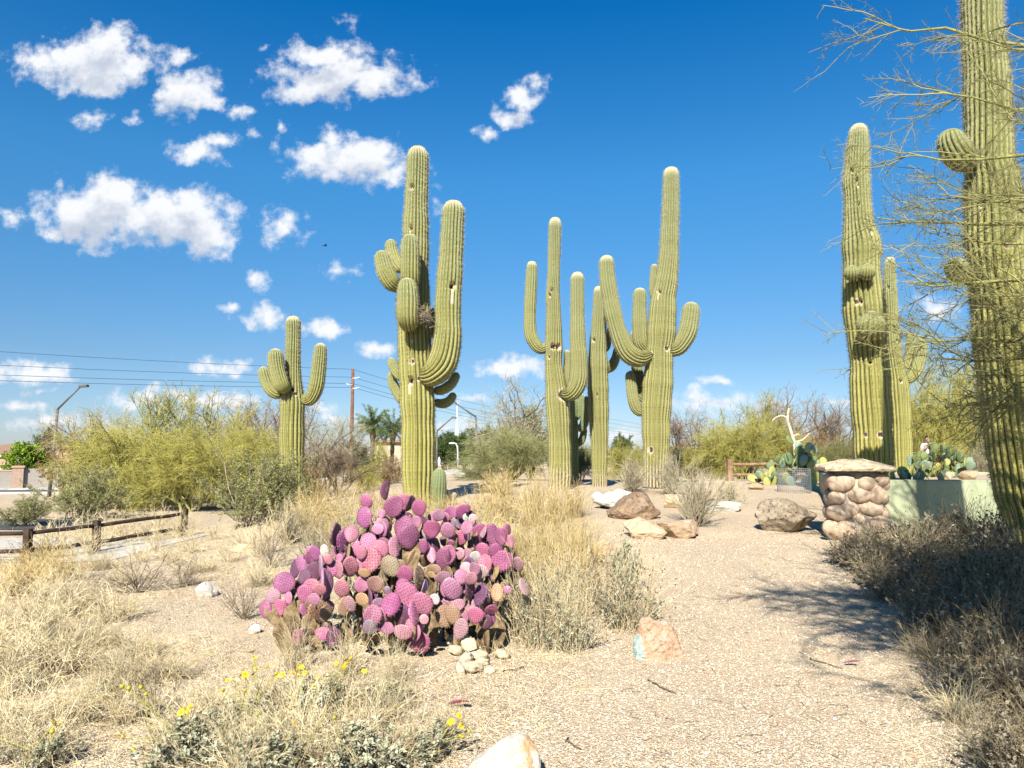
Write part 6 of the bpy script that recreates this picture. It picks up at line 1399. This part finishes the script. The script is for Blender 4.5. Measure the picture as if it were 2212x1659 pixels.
# ground cover: short dry blades and litter nobody could count
def cover():
    rng = np.random.default_rng(77); g = Geo(); N = 42000
    y = 2.7 + 13 * rng.random(N) ** 1.5; x = rng.uniform(-.75, .75, N) * y
    pathx = np.interp(y, [2.5, 4, 6, 8, 11, 14], [-.15, -.05, .75, 1.1, 1.6, 2.6]); w = sst(.5, -.6, x - pathx); pr = np.clip(np.sin(x * 1.9 + 1) * np.sin(y * 1.5) + .5 + .4 * np.sin(x * 5.1 + y * 3.3), .05, 1) * w
    pr += .35 * (x > np.interp(y, [2.5, 4, 6, 9, 12], [1.4, 2.0, 3.0, 4.6, 6.2])); k = rng.random(N) < pr; x, y = x[k], y[k]; n = len(x)
    st = np.stack([x, y, hgt(x, y) - .005], 1); d = lean(rng, n, .2, 1.5); P = grow(rng, st, d, rng.uniform(.04, .22, n) * np.clip(y / 6, .6, 1.3), 4, .2, (0, 0, -.1)); P[..., 2] = np.maximum(P[..., 2], hgt(P[..., 0], P[..., 1]) + .002)
    tubes(g, P, taper(n, 4, .0017, .0009), 3, tint=rng.random(n)); return g.obj('dry_grass', M_STRAW)
stuff(cover(), 'short dry grass and litter covering the planted ground', 'dry grass')
def litter():
    rng = np.random.default_rng(78); g = Geo(); N = 1500
    y = 2.7 + 11 * rng.random(N) ** 1.4; x = rng.uniform(-.75, .75, N) * y
    a = rng.random(N) * 6.28; st = np.stack([x, y, hgt(x, y) + .006], 1); P = grow(rng, st, np.stack([np.cos(a), np.sin(a), 0 * a], 1), rng.uniform(.03, .16, N), 4, .22); P[..., 2] = hgt(P[..., 0], P[..., 1]) + .006
    tubes(g, P, taper(N, 4, .0022, .0012), 3, tint=rng.random(N) ** 2); return g.obj('twig_litter', M_DRYSTEM)
stuff(litter(), 'scattered broken twigs on the ground', 'litter')
for X0, Y0, X1, Y1, l in ((1395, 1470, 1452, 1500, 'forked dark stick lying on the open path'), (1225, 1600, 1240, 1622, 'short brown stick near the bottom of the path'), (1750, 1425, 1815, 1448, 'thin dark stick beside the small pink fallen pad'), (1080, 1455, 1140, 1440, 'thin brown stick between the dried pads and the path')):
    a, b = G(X0, Y0), G(X1, Y1); g = Geo(); q = np.linspace(0, 1, 6)[:, None]; P = a + (b - a) * q + frng.normal(size=(6, 3)) * (.012, .012, .003) + (0, 0, .01); tubes(g, P, np.linspace(.006, .003, 6)[None], 5, cap=True)
    P2 = np.array([P[4], P[4] + (P[5] - P[4]) * .6 + (.03, -.03, .0)]); tubes(g, P2, np.array([[.004, .002]]), 4, cap=True); tag(g.obj('stick', M_DRYSTEM), l, 'stick')

# ------------------------------------------------------------------ near palo verde: stands outside the frame on the right, its boughs reach into it
def near_tree():
    rng = np.random.default_rng(9); base = np.array((6.2, 4.3, gz(6.2, 4.3))); t = thing('palo_verde', 'thorny near palo verde whose bare yellow-green boughs cross the massive saguaro', TR, tuple(base))
    top = np.array((5.9, 4.4, 1.5)); g = Geo(); P = smooth_path([(*base - (0, 0, .2), .16), (6.15, 4.3, .8, .14), (*top, .13)], 10)[0]; tubes(g, P[:, :3] - base, P[:, 3][None], 10, cap=True); g.obj('trunk', M_GBARK, t)
    ends = [((1868, 40), 7.6, 3.0), ((1960, 330), 6.9, 2.2), ((1890, 470), 7.4, 1.9), ((1960, 610), 6.6, 1.3), ((1985, 735), 6.3, 1.0), ((2030, 200), 7.0, 2.6), ((2110, 80), 6.6, 3.0), ((1990, -120), 7.0, 3.4), ((2150, 420), 6.2, 1.8), ((2140, 640), 6.0, 1.2), ((2040, 880), 6.2, .6), ((2190, 260), 6.4, 2.4), ((2090, 520), 6.4, 1.6), ((2180, 830), 5.7, .6), ((2030, 420), 6.8, 2.0), ((2080, 780), 6.2, .9)]
    shade = [(2.2, 2.4, 3.9), (1.9, 1.2, 4.1), (1.7, -.2, 4.2), (2.8, .5, 3.8), (2.4, -1.2, 4.4), (3.4, 1.7, 3.7), (3.2, -.6, 4.0), (4.2, .6, 3.6), (4.0, 2.4, 3.9), (1.8, 2.7, 4.5), (3.6, .2, 3.3), (2.9, 1.8, 4.2), (4.6, 1.8, 3.4), (2.3, .2, 4.6), (3.4, 2.6, 4.3)]
    shade += [(3.3, 3.5, 4.3), (4.0, 3.6, 3.6), (5.0, 4.2, 4.0), (4.4, 3.2, 4.4)]
    for k in range(34):
        e = rng.uniform((1.9, -1.6, 3.4), (4.6, 3.0, 4.6))
        if e[2] > 1.9 + .66 * max(e[1], 0) or e[0] > .95 * max(e[1], 0) + .4 * (e[1] < 0): shade.append(tuple(e))
    crown = Geo()
    def bough(e, mid, r0, n1, n2, n3, thick, lw):
        Q = smooth_path([(*top, r0), (*mid, r0 * .6), (*e, r0 * .12)], 16)[0]; Q[1:-1, :3] += rng.normal(size=(14, 3)) * .03
        gg = Geo(); tubes(gg, Q[:, :3] - base, np.maximum(Q[:, 3], .004)[None], 6); gg.obj('bough', M_GBARK, t)
        P0 = Q[None, :, :3] - base
        s, d, i, tt = sprout(rng, P0, n1, .42, 1, .6, .25, .05); m = len(s); P1 = grow(rng, s, d, rng.uniform(.45, 1.0, m) * lw, 8, .12, (0, 0, -.015)); tubes(crown, P1, taper(m, 8, .0068 * thick, .0028), 4, tint=rng.random(m))
        s, d, i, tt = sprout(rng, P1, n2, .08, 1, .75, .25, 0); m = len(s); P2 = grow(rng, s, d, rng.uniform(.12, .42, m) * lw, 6, .13, (0, 0, -.01)); tubes(crown, P2, taper(m, 6, .0038 * thick, .0016), 3, tint=rng.random(m))
        s, d, i, tt = sprout(rng, P2, n3, .1, 1, .95, .2, 0); m = len(s); P3 = grow(rng, s, d, rng.uniform(.025, .09, m), 2, .1); tubes(crown, P3, taper(m, 2, .0021, .0008), 3, tint=rng.random(m))
    for (XY, d, zz) in ends:
        e = AT(*XY, d); mid = np.array(((top[0] + e[0]) / 2 + .55, (top[1] + e[1]) / 2 + .25, top[2] * .35 + e[2] * .65 + .25)); bough(e, mid, .05, 17, 10, 7, 1.0, 1.0)
    for e in shade:
        e = np.array(e); mid = (top + e) / 2 + (.5, -.2, .5); bough(e, mid, .06, 30, 17, 6, 2.1, 1.2)
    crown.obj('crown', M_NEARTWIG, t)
near_tree()
